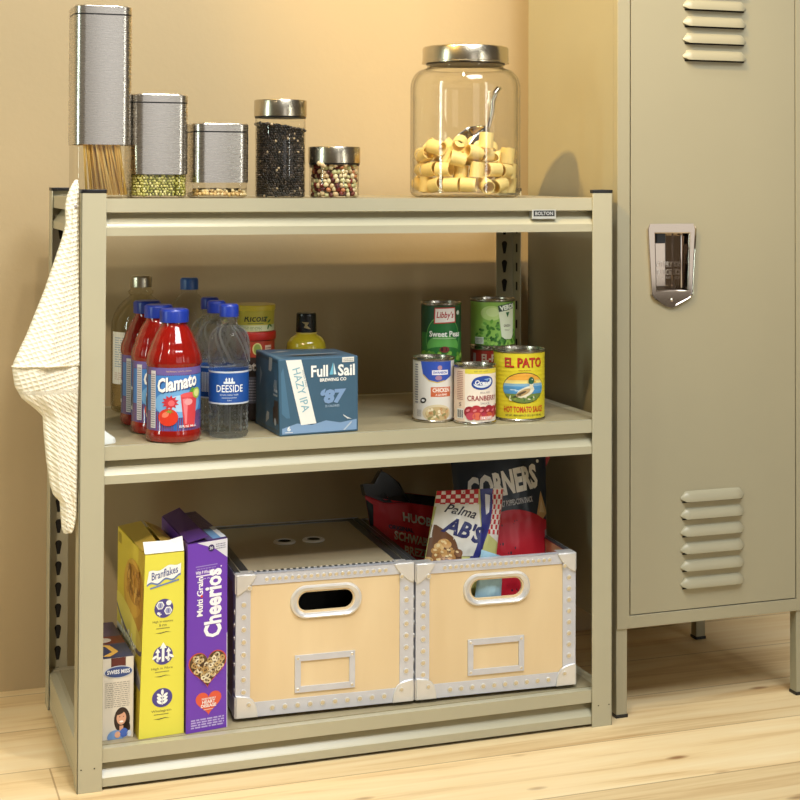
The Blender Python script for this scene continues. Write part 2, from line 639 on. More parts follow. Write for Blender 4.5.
# bottom shelf: flat side skirts down to the floor
for x0, sg in ((0.0035, 1), (W - 0.0035, -1)):
    mb = MB(); mb.box((x0 + sg * 0.001, D / 2, S3 - 0.030), (0.002, D - 0.01, 0.055), PAINT); mb.build('side_skirt', unit)
# name plate in the groove of the top front beam
PF = [(0.755, 0.0025, S1 - 0.0345), (0.798, 0.0025, S1 - 0.0345), (0.798, 0.0025, S1 - 0.0195), (0.755, 0.0025, S1 - 0.0195)]
mb = MB(); mb.box((0.7765, 0.009, S1 - 0.0275), (0.044, 0.013, 0.0155), mat('plate_silver', rgb(196, 196, 190), 0.35, 0.6)); npl = mb.build('name_plate', unit)
a = Art(); a.rect(0.002, 0.0035, 0.041, 0.0135, '26282a', 1); a.text('BOLTON', 0.0215, 0.0085, 0.033, 0.0062, 'b9bcbc', 2, bold=0.02)
a.build('lettering', quadmap(PF, 0.043, 0.015), npl)

# ------------------------------------------------------------------ locker
LX0, LX1, LY0, LY1, LZ0, LZ1 = 0.9265, 1.3145, 0.0235, 0.408, 0.1535, 1.83
lk = empty('locker', (0, 0, 0), 'tall beige metal locker with louvred door standing right of the shelving unit', 'locker')
mb = MB()
t = 0.002
mb.box((LX0 + t / 2, (LY0 + 0.0158 + LY1) / 2, (LZ0 + LZ1) / 2), (t, LY1 - LY0 - 0.0158, LZ1 - LZ0), LOCKP)
mb.box((LX1 - t / 2, (LY0 + 0.0158 + LY1) / 2, (LZ0 + LZ1) / 2), (t, LY1 - LY0 - 0.0158, LZ1 - LZ0), LOCKP)
mb.box(((LX0 + LX1) / 2, LY1 - t / 2, (LZ0 + LZ1) / 2), (LX1 - LX0 - 2 * t, t, LZ1 - LZ0), LOCKP)
mb.box(((LX0 + LX1) / 2, (LY0 + LY1) / 2, LZ0 + t / 2 + 0.004), (LX1 - LX0 - 2 * t, LY1 - LY0 - 0.004, t), LOCKP)
mb.box(((LX0 + LX1) / 2, (LY0 + LY1) / 2, LZ1 - t / 2), (LX1 - LX0 - 2 * t, LY1 - LY0 - 0.004, t), LOCKP)
SW = 0.0245
for xc in (LX0 + SW / 2, LX1 - SW / 2):
    mb.box((xc, LY0 + 0.008, (LZ0 + LZ1) / 2), (SW, 0.016, LZ1 - LZ0), LOCKP, 0.001)
mb.box(((LX0 + LX1) / 2, LY0 + 0.008, LZ0 + 0.011), (LX1 - LX0 - 2 * SW + 0.002, 0.016, 0.022), LOCKP, 0.001)
mb.box(((LX0 + LX1) / 2, LY0 + 0.008, LZ1 - 0.012), (LX1 - LX0 - 2 * SW + 0.002, 0.016, 0.024), LOCKP, 0.001)
mb.build('locker_body', lk)
DX0, DX1, DZ0, DZ1 = LX0 + SW + 0.002, LX1 - SW - 0.002, LZ0 + 0.024, LZ1 - 0.026
HX0, HX1, HZ0, HZ1 = 0.996, 1.071, 0.738, 0.846
mb = MB()
mb.plate([(DX0, DZ0), (DX1, DZ0), (DX1, DZ1), (DX0, DZ1)], [[(HX0, HZ0), (HX0, HZ1), (HX1, HZ1), (HX1, HZ0)]], LY0 + 0.0005, LY0 + 0.014, LOCKP)
door = mb.build('door', lk)
def louvre(cx, cz):
    mb = MB()
    w, hgt, dep = 0.129, 0.0185, 0.0085
    n = 14
    rows = []
    for j in range(9):            # profile from top edge to bottom lip
        tt = j / 8
        y = -dep * math.sin(tt * PI / 2) ** 0.8
        z = hgt / 2 - hgt * tt ** 1.15
        row = []
        for k in range(n + 1):
            s = -1 + 2 * k / n
            ex = 0.010
            x = s * w / 2
            e = min(1, (1 - abs(s)) * (w / 2) / 0.013)
            f = math.sqrt(max(0, 1 - (1 - e) ** 2))
            zz = -hgt * 0.2 + (z + hgt * 0.2) * (0.15 + 0.85 * f)
            row.append((x, y * (0.12 + 0.88 * f), zz))
        rows.append(row)
    rows.append([(x, y * 0.55, z + 0.0015) for x, y, z in rows[-1]])
    mb.rings(rows, LOCKP, False, False, True, closed=False)
    # shaded slit under the lip
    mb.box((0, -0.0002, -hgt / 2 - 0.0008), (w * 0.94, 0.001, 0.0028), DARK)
    o = mb.build('louvre', door, (cx, LY0 + 0.0004, cz))
    return o
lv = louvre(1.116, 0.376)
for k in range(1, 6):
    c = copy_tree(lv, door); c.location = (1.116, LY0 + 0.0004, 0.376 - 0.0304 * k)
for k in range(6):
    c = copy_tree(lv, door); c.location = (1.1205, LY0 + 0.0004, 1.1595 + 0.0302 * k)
# recessed chrome handle
def cham(x0, x1, z0, z1, xb0, xb1, zt):
    return [(xb0 + 0.006, z0), ((xb0 + xb1) / 2 - 0.012, zt + 0.003), ((xb0 + xb1) / 2, zt), ((xb0 + xb1) / 2 + 0.012, zt + 0.003), (xb1 - 0.006, z0), (xb1, z0 + 0.007), (x1, z1 - 0.007), (x1 - 0.006, z1), (x0 + 0.006, z1), (x0, z1 - 0.007), (xb0, z0 + 0.007)]
mb = MB()
outer = cham(0.984, 1.081, 0.727, 0.8565, 0.9915, 1.0735, 0.7125)
inner = [(1.003, 0.742), (1.0645, 0.742), (1.0675, 0.8415), (1.000, 0.8415)]
mb.plate(outer, [inner], -0.003, 0.0006, CHROME)
es = [e for e in mb.bm.edges if all(v.co.y < -0.002 for v in e.verts) and len(e.link_faces) == 2 and any(abs(f.normal.y) < 0.5 for f in e.link_faces)]
mb.bm.normal_update()
es = [e for e in mb.bm.edges if all(v.co.y < -0.002 for v in e.verts) and len(e.link_faces) == 2 and e.calc_face_angle(0) > 0.5]
rb = bmesh.ops.bevel(mb.bm, geom=es, offset=0.0022, segments=3, profile=0.5, affect='EDGES')
for f in rb['faces']:
    f.smooth = True
dp = 0.030
F = [(x, 0.0, z) for x, z in inner]
Bk = [(x + (1.034 - x) * 0.13, dp, z + (0.792 - z) * 0.10) for x, z in inner]
for k in range(4):
    mb.poly([F[k], F[(k + 1) % 4], Bk[(k + 1) % 4], Bk[k]], CHROME)
mb.poly(Bk, CHROME)
hd = mb.build('handle_cup', door, (0, LY0, 0), normals=False)
mb = MB(); mb.box((1.0185, 0.020, 0.8325), (0.019, 0.018, 0.018), mat('latch_plastic', rgb(36, 42, 50), 0.35), 0.002); mb.build('latch', hd)
mb = MB(); mb.box((1.054, 0.014, 0.792), (0.003, 0.026, 0.094), CHROME, 0.001); mb.build('lift_bar', hd)
a = Art()
for s, z, w, hh in (('ANTI PRY', 0.0405, 0.043, 0.0098), ('SERVICE', 0.0265, 0.040, 0.0098), ('LOCKER CO', 0.0165, 0.036, 0.004)):
    a.text(s, 0.026, z, w, hh, mat('embossed_chrome', rgb(238, 232, 226), 0.25, 0.9), 6, bold=0.01)
a.build('embossed_lettering', quadmap([(1.004, dp - 0.0004, 0.745), (1.055, dp - 0.0004, 0.745), (1.055, dp - 0.0004, 0.84), (1.004, dp - 0.0004, 0.84)], 0.051, 0.095), hd)
mb = MB(); mb.lathe([(0.0, -0.0015), (0.003, -0.001), (0.0035, 0.0), (0.0035, 0.001)], CHROME, 12, cap0=False); mb.xform(Matrix.Rotation(PI / 2, 4, 'X') @ Matrix.Scale(-1, 4, (0, 0, 1)))
mb.build('screw', hd, (1.0325, -0.0025, 0.7245))
for x, y in ((LX0 + 0.0105, LY0 + 0.013), (LX1 - 0.0125, LY0 + 0.013), (LX0 + 0.0105, LY1 - 0.013), (LX1 - 0.0125, LY1 - 0.013)):
    mb = MB(); mb.box((x, y, LZ0 / 2 + 0.0025), (0.021, 0.021, LZ0 - 0.003), LOCKP, 0.0012); lg = mb.build('leg', lk)
    mb = MB(); mb.box((x, y, 0.003), (0.0235, 0.0235, 0.006), BLACK, 0.001); mb.build('foot', lg)

# ------------------------------------------------------------------ towel
tw = MB()
uvs = []
def towel_ring(xl, xr, yc, b, z, ph, amp):
    n = 56
    r = []
    xc, aa = (xl + xr) / 2, (xr - xl) / 2
    for k in range(n):
        t_ = 2 * PI * k / n
        cx, sx = math.cos(t_), math.sin(t_)
        X = math.copysign(abs(cx) ** 0.8, cx)
        rip = 1 + amp * math.sin(5 * X + ph) + amp * 0.5 * math.sin(11 * X + 1.7 * ph)
        r.append((xc + aa * X, yc + b * math.copysign(abs(sx) ** 0.75, sx) * rip + 0.35 * xc, z))
    return r
def interp(tab, z):
    for (z0, v0), (z1, v1) in zip(tab[:-1], tab[1:]):
        if z0 >= z >= z1:
            f = (z0 - z) / (z0 - z1)
            f = f if len(tab) < 4 else f
            return v0 + (v1 - v0) * f
    return tab[-1][1]
upL = [(0.934, -0.007), (0.925, -0.013), (0.910, -0.019), (0.895, -0.0225), (0.865, -0.0215), (0.841, -0.0275), (0.765, -0.053), (0.697, -0.080), (0.662, -0.099), (0.64, -0.104)]
upR = [(0.934, -0.0035), (0.92, -0.001), (0.64, -0.0005)]
upB = [(0.934, 0.002), (0.92, 0.008), (0.85, 0.013), (0.75, 0.018), (0.64, 0.022)]
rr = []
z = 0.934
while z > 0.655:
    rr.append((interp(upL, z), interp(upR, z), interp(upB, z), z)); z -= 0.006
R1 = [towel_ring(l, r, 0.024, b, z, 0.6 + (0.93 - z) * 2, 0.16) for l, r, b, z in rr]
R1 = [[(x, y, zz - 0.012 * max(0, (0.70 - zz) / 0.06) * (0.5 + 0.5 * math.cos((x + 0.01) * 60))) for x, y, zz in ring] for ring in R1]
l, r, b, z = rr[-1]
R1.append(towel_ring(l - 0.0015, r, 0.024, b + 0.002, z - 0.006, 1.3, 0.16))
R1.append(towel_ring(l, r, 0.024, b - 0.003, z - 0.0085, 1.3, 0.16))
loL = [(0.675, -0.090), (0.648, -0.1005), (0.622, -0.0965), (0.603, -0.086), (0.586, -0.066), (0.574, -0.054), (0.545, -0.052), (0.506, -0.048), (0.465, -0.041), (0.450, -0.036), (0.444, -0.027), (0.40, -0.0235), (0.388, -0.019)]
loR = [(0.675, -0.002), (0.42, -0.0005), (0.40, -0.004), (0.388, -0.010)]
loB = [(0.675, 0.012), (0.64, 0.018), (0.60, 0.017), (0.575, 0.015), (0.5, 0.015), (0.45, 0.013), (0.40, 0.009), (0.388, 0.003)]
z = 0.675
rr = []
while z > 0.3885:
    rr.append((interp(loL, z), interp(loR, z), interp(loB, z), z)); z -= 0.006
R2 = [towel_ring(l, r, 0.024, b, z, 2 + (0.67 - z) * 7, 0.10 if z > 0.58 else 0.2) for l, r, b, z in rr]
TM = towel_mat()
for R in (R1, R2):
    tw.rings(R, TM)
uvl = tw.bm.loops.layers.uv.new('weave')
for f in tw.bm.faces:
    for lp in f.loops:
        c = lp.vert.co
        lo = c.z < 0.61
        lp[uvl].uv = (c.x + 0.4 * c.y + (0.35 * c.z if not lo else 0.6 * c.z), c.z - (0.25 * c.x if not lo else -0.6 * c.x))
towel = tw.build('kitchen_towel')
tag(towel, 'cream waffle weave towel hanging folded from the left post of the shelving unit', 'towel')
mb = MB(); mb.lathe([(0.0035, -0.001), (0.0035, 0.0012), (0.002, 0.0018)], mat('snap_grey', rgb(180, 172, 165), 0.3, 0.4), 12); mb.xform(Matrix.Rotation(PI / 2, 4, 'X'))
mb.build('snap_button', towel, (-0.0085, 0.010, 0.893))
# folded corner of cloth lying on the middle shelf behind the post
mb = MB()
ring = []
for z, s in ((0.0, 1.0), (0.006, 0.97), (0.016, 0.62), (0.026, 0.34), (0.030, 0.12)):
    ring.append([(0.026 * s * math.cos(2 * PI * k / 24) * (1 + 0.1 * math.sin(3 * k)) - 0.012 * (1 - s), 0.02 * s * math.sin(2 * PI * k / 24), z) for k in range(24)])
mb.rings(ring, mat('white_cotton', rgb(222, 226, 220), 0.9, bump=0.4, bscale=500))
tag(mb.build('cloth_napkin', None, (0.036, 0.046, S2)), 'small white crumpled cloth on the middle shelf just behind the left post', 'cloth')

# ------------------------------------------------------------------ grains
def blob_template(kind):
    bm = bmesh.new()
    bmesh.ops.create_icosphere(bm, subdivisions=1 if kind else 2, radius=1)
    V = [v.co.copy() for v in bm.verts]
    F = [[v.index for v in f.verts] for f in bm.faces]
    bm.free()
    return V, F
BV, BF = blob_template(1)
def add_blob(V, F, MI, c, s, mi, rnd):
    o = len(V)
    a, b_, g = rnd.random() * 6.3, rnd.random() * 6.3, rnd.random() * 6.3
    Rm = Matrix.Rotation(a, 3, 'X') @ Matrix.Rotation(b_, 3, 'Y') @ Matrix.Rotation(g, 3, 'Z')
    for v in BV:
        p = Rm @ Vector((v.x * s[0], v.y * s[1], v.z * s[2]))
        V.append((c[0] + p.x, c[1] + p.y, c[2] + p.z))
    for f in BF:
        F.append([o + k for k in f]); MI.append(mi)
def grains(name, perim, topz, sz, mats, wts, core, squash=0.7, slope=0.0, seed=1, toprand=0.5):
    """perim: closed outline (x, y) the grains press against"""
    rnd = random.Random(seed)
    V, F, MI = [], [], []
    P = [Vector(p) for p in perim]
    seg = [(P[k], P[(k + 1) % len(P)]) for k in range(len(P))]
    L = sum((b - a).length for a, b in seg)
    d = sz * 1.75
    def at(s):
        s %= L
        for a, b in seg:
            l = (b - a).length
            if s <= l:
                return a + (b - a) * (s / max(l, 1e-9))
            s -= l
        return P[0]
    z = sz * 0.8
    row = 0
    while z < topz + slope:
        n = int(L / d)
        for k in range(n):
            q = at((k + 0.5 * (row % 2) + rnd.uniform(-0.25, 0.25)) * d)
            if z > topz + slope * (-q.x / 0.04):
                continue
            q = q * (1 - sz * rnd.uniform(0.85, 1.3) / q.length)
            mi = rnd.choices(range(len(mats)), wts)[0]
            s = sz * rnd.uniform(0.85, 1.15)
            add_blob(V, F, MI, (q.x, q.y, z + rnd.uniform(-0.25, 0.25) * sz), (s, s, s * squash), mi, rnd)
        z += d * 0.82
        row += 1
    xs = [p.x for p in P]; ys = [p.y for p in P]
    nn = int((max(xs) - min(xs)) * (max(ys) - min(ys)) / (d * d) * 1.2)
    for k in range(nn):
        x, y = rnd.uniform(min(xs), max(xs)) * 0.93, rnd.uniform(min(ys), max(ys)) * 0.93
        if min((Vector((x, y)).length / max(p.length, 1e-9)) for p in P if p.dot(Vector((x, y))) > 0.96 * p.length * Vector((x, y)).length or True) > 5:
            continue
        if abs(x) / max(xs) > 1 or (x / max(xs)) ** 4 + (y / max(ys)) ** 4 > 0.8:
            continue
        mi = rnd.choices(range(len(mats)), wts)[0]
        add_blob(V, F, MI, (x, y, topz + slope * (-x / 0.04) + rnd.uniform(-0.6, toprand) * sz), (sz, sz, sz * squash), mi, rnd)
    # inner heap so that nothing shows through between the grains
    o = len(V)
    n = len(P)
    q = [p * (1 - 1.2 * sz / p.length) for p in P]
    V += [(p.x, p.y, sz * 0.2) for p in q] + [(p.x, p.y, topz - sz * 0.6 + slope * (-p.x / 0.04)) for p in q]
    for k in range(n):
        F.append([o + k, o + (k + 1) % n, o + n + (k + 1) % n, o + n + k]); MI.append(len(mats))
    F.append([o + n + k for k in range(n)]); MI.append(len(mats))
    F.append([o + k for k in range(n)][::-1]); MI.append(len(mats))
    me = bpy.data.meshes.new(name)
    me.from_pydata(V, [], F)
    for m in mats + [core]:
        me.materials.append(m)
    me.polygons.foreach_set('material_index', MI)
    me.polygons.foreach_set('use_smooth', [True] * len(F))
    ob = bpy.data.objects.new(name, me)
    COL.objects.link(ob)
    return ob

# ------------------------------------------------------------------ square steel canisters
CLEAR = thin_glass('clear_canister', (0.96, 0.95, 0.92, 1), (0.80, 0.74, 0.62, 1), 1.45)
GLASS = thin_glass('jar_glass', (0.97, 0.97, 0.95, 1), (0.42, 0.38, 0.28, 1), 1.5)
def canister(x, y, h, win, label):
    c = empty('storage_canister', (x, y, S1), label, 'canister', 'square steel canisters on the top shelf', rz=0)
    s, r = 0.0900, 0.0165
    mb = MB()
    sh = rrect(s - 0.003, s - 0.003, r, 8)
    lo = rrect(s - 0.012, s - 0.012, r - 0.004, 8)
    mb.rings([[(px, py, 0.0) for px, py in lo], [(px, py, 0.0035) for px, py in sh], [(px, py, win + 0.004) for px, py in sh]], CLEAR, True, False)
    mb.build('clear_base', c)
    so = rrect(s, s, r, 8)
    si = rrect(s - 0.0025, s - 0.0025, r - 0.001, 8)
    mb = MB()
    lid0 = h - 0.0135
    mb.rings([[(px, py, win + 0.006) for px, py in si], [(px, py, win) for px, py in si], [(px, py, win) for px, py in so], [(px, py, lid0 - 0.002) for px, py in so], [(px, py, lid0 - 0.002) for px, py in si]], STEEL, False, True)
    mb.build('steel_sleeve', c)
    mb = MB()
    mb.rings([[(px, py, lid0 - 0.0025) for px, py in rrect(s - 0.001, s - 0.001, r, 8)], [(px, py, lid0 + 0.0006) for px, py in rrect(s - 0.001, s - 0.001, r, 8)]], BLACK)
    mb.build('seal', c)
    mb = MB()
    mb.rings([[(px, py, lid0 + 0.0002) for px, py in so], [(px, py, h - 0.0025) for px, py in so], [(px, py, h - 0.0005) for px, py in rrect(s - 0.003, s - 0.003, r, 8)], [(px, py, h) for px, py in rrect(s - 0.008, s - 0.008, r - 0.003, 8)]], STEEL)
    mb.build('lid', c)
    return c
canister(0.0375, 0.076, 0.302, 0.084, 'tallest square steel canister, on the left end of the top shelf holding spaghetti')
canister(0.1290, 0.085, 0.166, 0.038, 'middle height square steel canister with green split peas in its clear base')
canister(0.2280, 0.083, 0.121, 0.025, 'shortest square steel canister, nearly empty, beside the jar of dark beans')
# spaghetti
mb = MB()
rnd = random.Random(3)
for k in range(150):
    x0, y0 = rnd.uniform(-0.012, 0.038), rnd.uniform(-0.034, 0.034)
    if k < 60:
        y0 = rnd.uniform(-0.039, -0.030)
    if k < 8:
        x0 = rnd.uniform(-0.026, -0.012)
    ln = 0.252
    x1 = x0 - rnd.uniform(0.030, 0.062)
    y1 = max(-0.036, min(0.036, y0 + rnd.uniform(-0.01, 0.02)))
    x1 = max(-0.039, x1)
    p0, p1 = Vector((x0, y0, 0.0055)), Vector((x1, y1, 0.0055 + ln))
    m = ink(rnd.choice(['f0c870', 'f6d88e', 'e6b860', 'f2cf80']), 0.4)
    mb.tube([p0, p1], 0.00115, m, 5)
sp = mb.build('spaghetti', None, (0.0375, 0.076, S1))
tag(sp, 'dry spaghetti strands leaning inside the tallest square canister', 'pasta', kind='stuff')
g = grains('split_peas', rrect(0.0860, 0.0860, 0.0155, 6), 0.052, 0.0030, [ink('a7a350'), ink('c3bb6c'), ink('8d8d3c'), ink('d5cd8c')], [4, 4, 2, 2], ink('6a682e', 0.7), seed=2)
g.location = (0.129, 0.085, S1 + 0.0035)
tag(g, 'green split peas filling the middle height square canister', 'peas', kind='stuff')
g = grains('pasta_shells', rrect(0.0860, 0.0860, 0.0155, 6), 0.008, 0.0036, [ink('d8b878'), ink('e8d29c'), ink('c09a5c')], [3, 3, 1], ink('b08c50', 0.7), seed=4)
g.location = (0.228, 0.083, S1 + 0.0035)
tag(g, 'thin layer of pale grains left in the shortest square canister', 'grain', kind='stuff')

# ------------------------------------------------------------------ round jars with steel lids
def round_jar(x, y, r, h, lidh, label):
    c = empty('storage_jar', (x, y, S1), label, 'jar', 'round glass jars with steel lids')
    rl = r + 0.0022
    mb = MB()
    mb.lathe([(r - 0.006, 0), (r - 0.001, 0.0015), (r, 0.005), (r, h - lidh - 0.002), (r - 0.003, h - lidh + 0.003)], GLASS, 56, cap1=False)
    mb.build('glass_body', c)
    mb = MB()
    mb.lathe([(r + 0.0008, h - lidh - 0.003), (r + 0.0014, h - lidh + 0.001)], BLACK, 56)
    mb.build('seal', c)
    mb = MB()
    mb.lathe([(rl, h - lidh), (rl, h - 0.0022), (rl - 0.0008, h - 0.0008), (rl - 0.004, h)], STEELH, 64)
    mb.build('lid', c)
    return c
round_jar(0.336, 0.088, 0.0415, 0.162, 0.0275, 'taller round glass jar of dark lentils under a steel lid')
round_jar(0.427, 0.080, 0.0415, 0.0855, 0.0275, 'shorter round glass jar of mixed red and cream beans under a steel lid')
circ = lambda r, n=40: [(r * math.cos(2 * PI * k / n), r * math.sin(2 * PI * k / n)) for k in range(n)]
g = grains('dark_lentils', circ(0.0405), 0.115, 0.0026, [ink('2a2119', .35), ink('3a2f24', .35), ink('57493a', .35), ink('18130f', .35), ink('c8b08c')], [5, 5, 2, 4, 0.35], ink('15110d', 0.7), slope=0.006, seed=5)
g.location = (0.336, 0.088, S1 + 0.002)
tag(g, 'dark brown lentils filling the taller round jar', 'lentils', kind='stuff')
g = grains('mixed_beans', circ(0.0405), 0.054, 0.0052, [ink('e6d2a4', .35), ink('d8b98a', .35), ink('7a2a20', .35), ink('571c18', .35), ink('c07a50', .35), ink('c9c38c', .35)], [6, 2, 2.6, 2, 1, 2], ink('5c4634', 0.7), squash=0.75, seed=9)
g.location = (0.427, 0.080, S1 + 0.002)
tag(g, 'mixed red and cream beans filling the shorter round jar', 'beans', kind='stuff')

# ------------------------------------------------------------------ big pasta jar
BJ = (0.6775, 0.118)
bj = empty('pasta_jar', (*BJ, S1), 'large clear glass jar half full of short pasta tubes with brass toned lid', 'jar')
R_ = 0.0965
mb = MB()
prof = [(0.02, 0.005), (0.078, 0.0035), (0.086, 0.0), (0.0915, 0.003), (R_, 0.009), (R_, 0.19)]
for k in range(1, 9):
    a_ = k * PI / 2 / 8
    prof.append((R_ - 0.026 * (1 - math.cos(a_)), 0.19 + 0.034 * math.sin(a_)))
prof += [(0.0665, 0.2275), (0.0672, 0.230), (0.0672, 0.243)]
mb.lathe(prof, GLASS, 72, cap1=False)
mb.build('glass_body', bj)
mb = MB()
inn = [(0.06, 0.0085)] + [(r - 0.0045, z) for r, z in prof[4:-3]] + [(0.0628, 0.228), (0.0628, 0.243)]
mb.lathe(inn, GLASS, 72, cap1=False)
mb.build('inner_wall', bj)
mb = MB()
lr = 0.0755
mb.lathe([(lr - 0.003, 0.2335), (lr + 0.0012, 0.2335), (lr + 0.0012, 0.2355), (lr, 0.2365), (lr, 0.2590), (lr - 0.0015, 0.2618), (lr - 0.006, 0.2632)], STEELH, 72)
mb.build('lid', bj)
mb = MB(); mb.lathe([(0.0690, 0.2315), (0.0690, 0.2345)], mat('lid_gasket', rgb(70, 60, 48), 0.5), 48); mb.build('gasket', bj)

# pasta tubes: settle spheres in the jar, then turn each into a tube
rng = np.random.default_rng(11)
NP, rs = 94, 0.0153
pos = np.c_[rng.uniform(-0.06, 0.06, NP), rng.uniform(-0.06, 0.06, NP), np.linspace(0.02, 0.34, NP)]
RJ = R_ - 0.005
for it in range(900):
    pos[:, 2] -= 0.0006
    for _ in range(3):
        dlt = pos[:, None] - pos[None]
        dst = np.sqrt((dlt ** 2).sum(-1)) + np.eye(NP)
        ov = np.clip(2 * rs - dst, 0, None)
        np.fill_diagonal(ov, 0)
        pos += 0.45 * (dlt / dst[..., None] * ov[..., None]).sum(1) * 0.5
        pos[:, 2] = np.maximum(pos[:, 2], 0.009 + rs * 0.86)
        rad = np.hypot(pos[:, 0], pos[:, 1])
        lim = RJ - rs * 0.93
        k_ = np.where(rad > lim, lim / np.maximum(rad, 1e-9), 1)
        pos[:, 0] *= k_; pos[:, 1] *= k_
mb = MB()
pr, pl, pt = 0.0122, 0.0132, 0.0017
ringp = lambda r, z: [(r * math.cos(2 * PI * k / 26) , r * math.sin(2 * PI * k / 26), z) for k in range(26)]
mp = mat('dry_pasta', rgb(248, 220, 146), 0.45, var=0.05, vscale=60, bump=0.15, bscale=700)
mb.rings([ringp(pr, -pl), ringp(pr, pl), ringp(pr - pt, pl), ringp(pr - pt, -pl), ringp(pr, -pl)], mp, False, False)
first = mb.build('pasta_tube')
plabel = 'short pale yellow pasta tube heaped in the large glass jar'
pg = 'pasta tubes in the large jar'
rnd = random.Random(21)
topz = pos[:, 2].max()
used = False
for k in range(NP):
    x, y, z = pos[k]
    rad = math.hypot(x, y)
    if z < topz - 0.036 and (rad < 0.05 or (y > 0.02)):
        continue
    o = first if not used else first.copy()
    if used:
        COL.objects.link(o)
    used = True
    o.location = (BJ[0] + x, BJ[1] + y, S1 + z)
    ax = rnd.choice([0, 0, 1, 2])
    th = math.atan2(y, x)
    if rad > 0.06:     # against the glass: mostly flat on the wall
        o.rotation_euler = [(0.1 * rnd.random(), 0.1, 0), (PI / 2, 0, th), (PI / 2 + rnd.uniform(-.4, .4), 0, th + PI / 2)][rnd.choice([0, 0, 1, 2])]
        if rnd.random() < 0.35:
            o.rotation_euler = (PI / 2 + rnd.uniform(-.3, .3), rnd.uniform(-.5, .5), th + rnd.uniform(-.5, .5))
    else:
        o.rotation_euler = (rnd.uniform(0, PI), rnd.uniform(0, PI), rnd.uniform(0, PI))
    tag(o, plabel, 'pasta', pg)
# scoop
sc_ = empty('metal_scoop', (BJ[0] + 0.024, BJ[1] - 0.012, S1 + 0.117), 'small steel scoop resting on the pasta inside the large glass jar', 'scoop')
mb = MB()
rows = []
for i in range(13):
    s = i / 12
    r = 0.024 * (0.15 + 0.85 * min(1, math.sin(min(1, (1 - s) * 3.2 + 0.05) * PI / 2)))
    row = []
    wrap = PI * (0.62 if s > 0.35 else 0.5 + 0.12 * s / 0.35)
    for k in range(19):
        a_ = -wrap + 2 * wrap * k / 18
        row.append((-0.05 + 0.062 * s, r * math.sin(a_), -r * math.cos(a_)))
    rows.append(row)
mb.rings(rows, mat('scoop_steel', rgb(190, 182, 172), 0.18, 1.0), False, True, True, closed=False)
MS = Matrix.Rotation(0.25, 4, 'Z') @ Matrix.Rotation(-0.55, 4, 'Y') @ Matrix.Scale(1.15, 4)
mb.xform(MS)
bw = mb.build('bowl', sc_)
so = bw.modifiers.new('thickness', 'SOLIDIFY'); so.thickness = 0.0012
mb = MB()
path = [Vector((0.010, 0, -0.006)), Vector((0.017, 0, 0.003)), Vector((0.030, 0, 0.022)), Vector((0.036, 0, 0.036)), Vector((0.043, 0, 0.047)), Vector((0.051, 0, 0.052)), Vector((0.056, 0, 0.0515))]
mb.tube([MS @ Matrix.Rotation(0.25, 4, 'Y') @ p for p in path], [0.004, 0.0042, 0.0042, 0.0044, 0.0048, 0.0050, 0.003], CHROME, 12)
mb.build('handle', sc_)

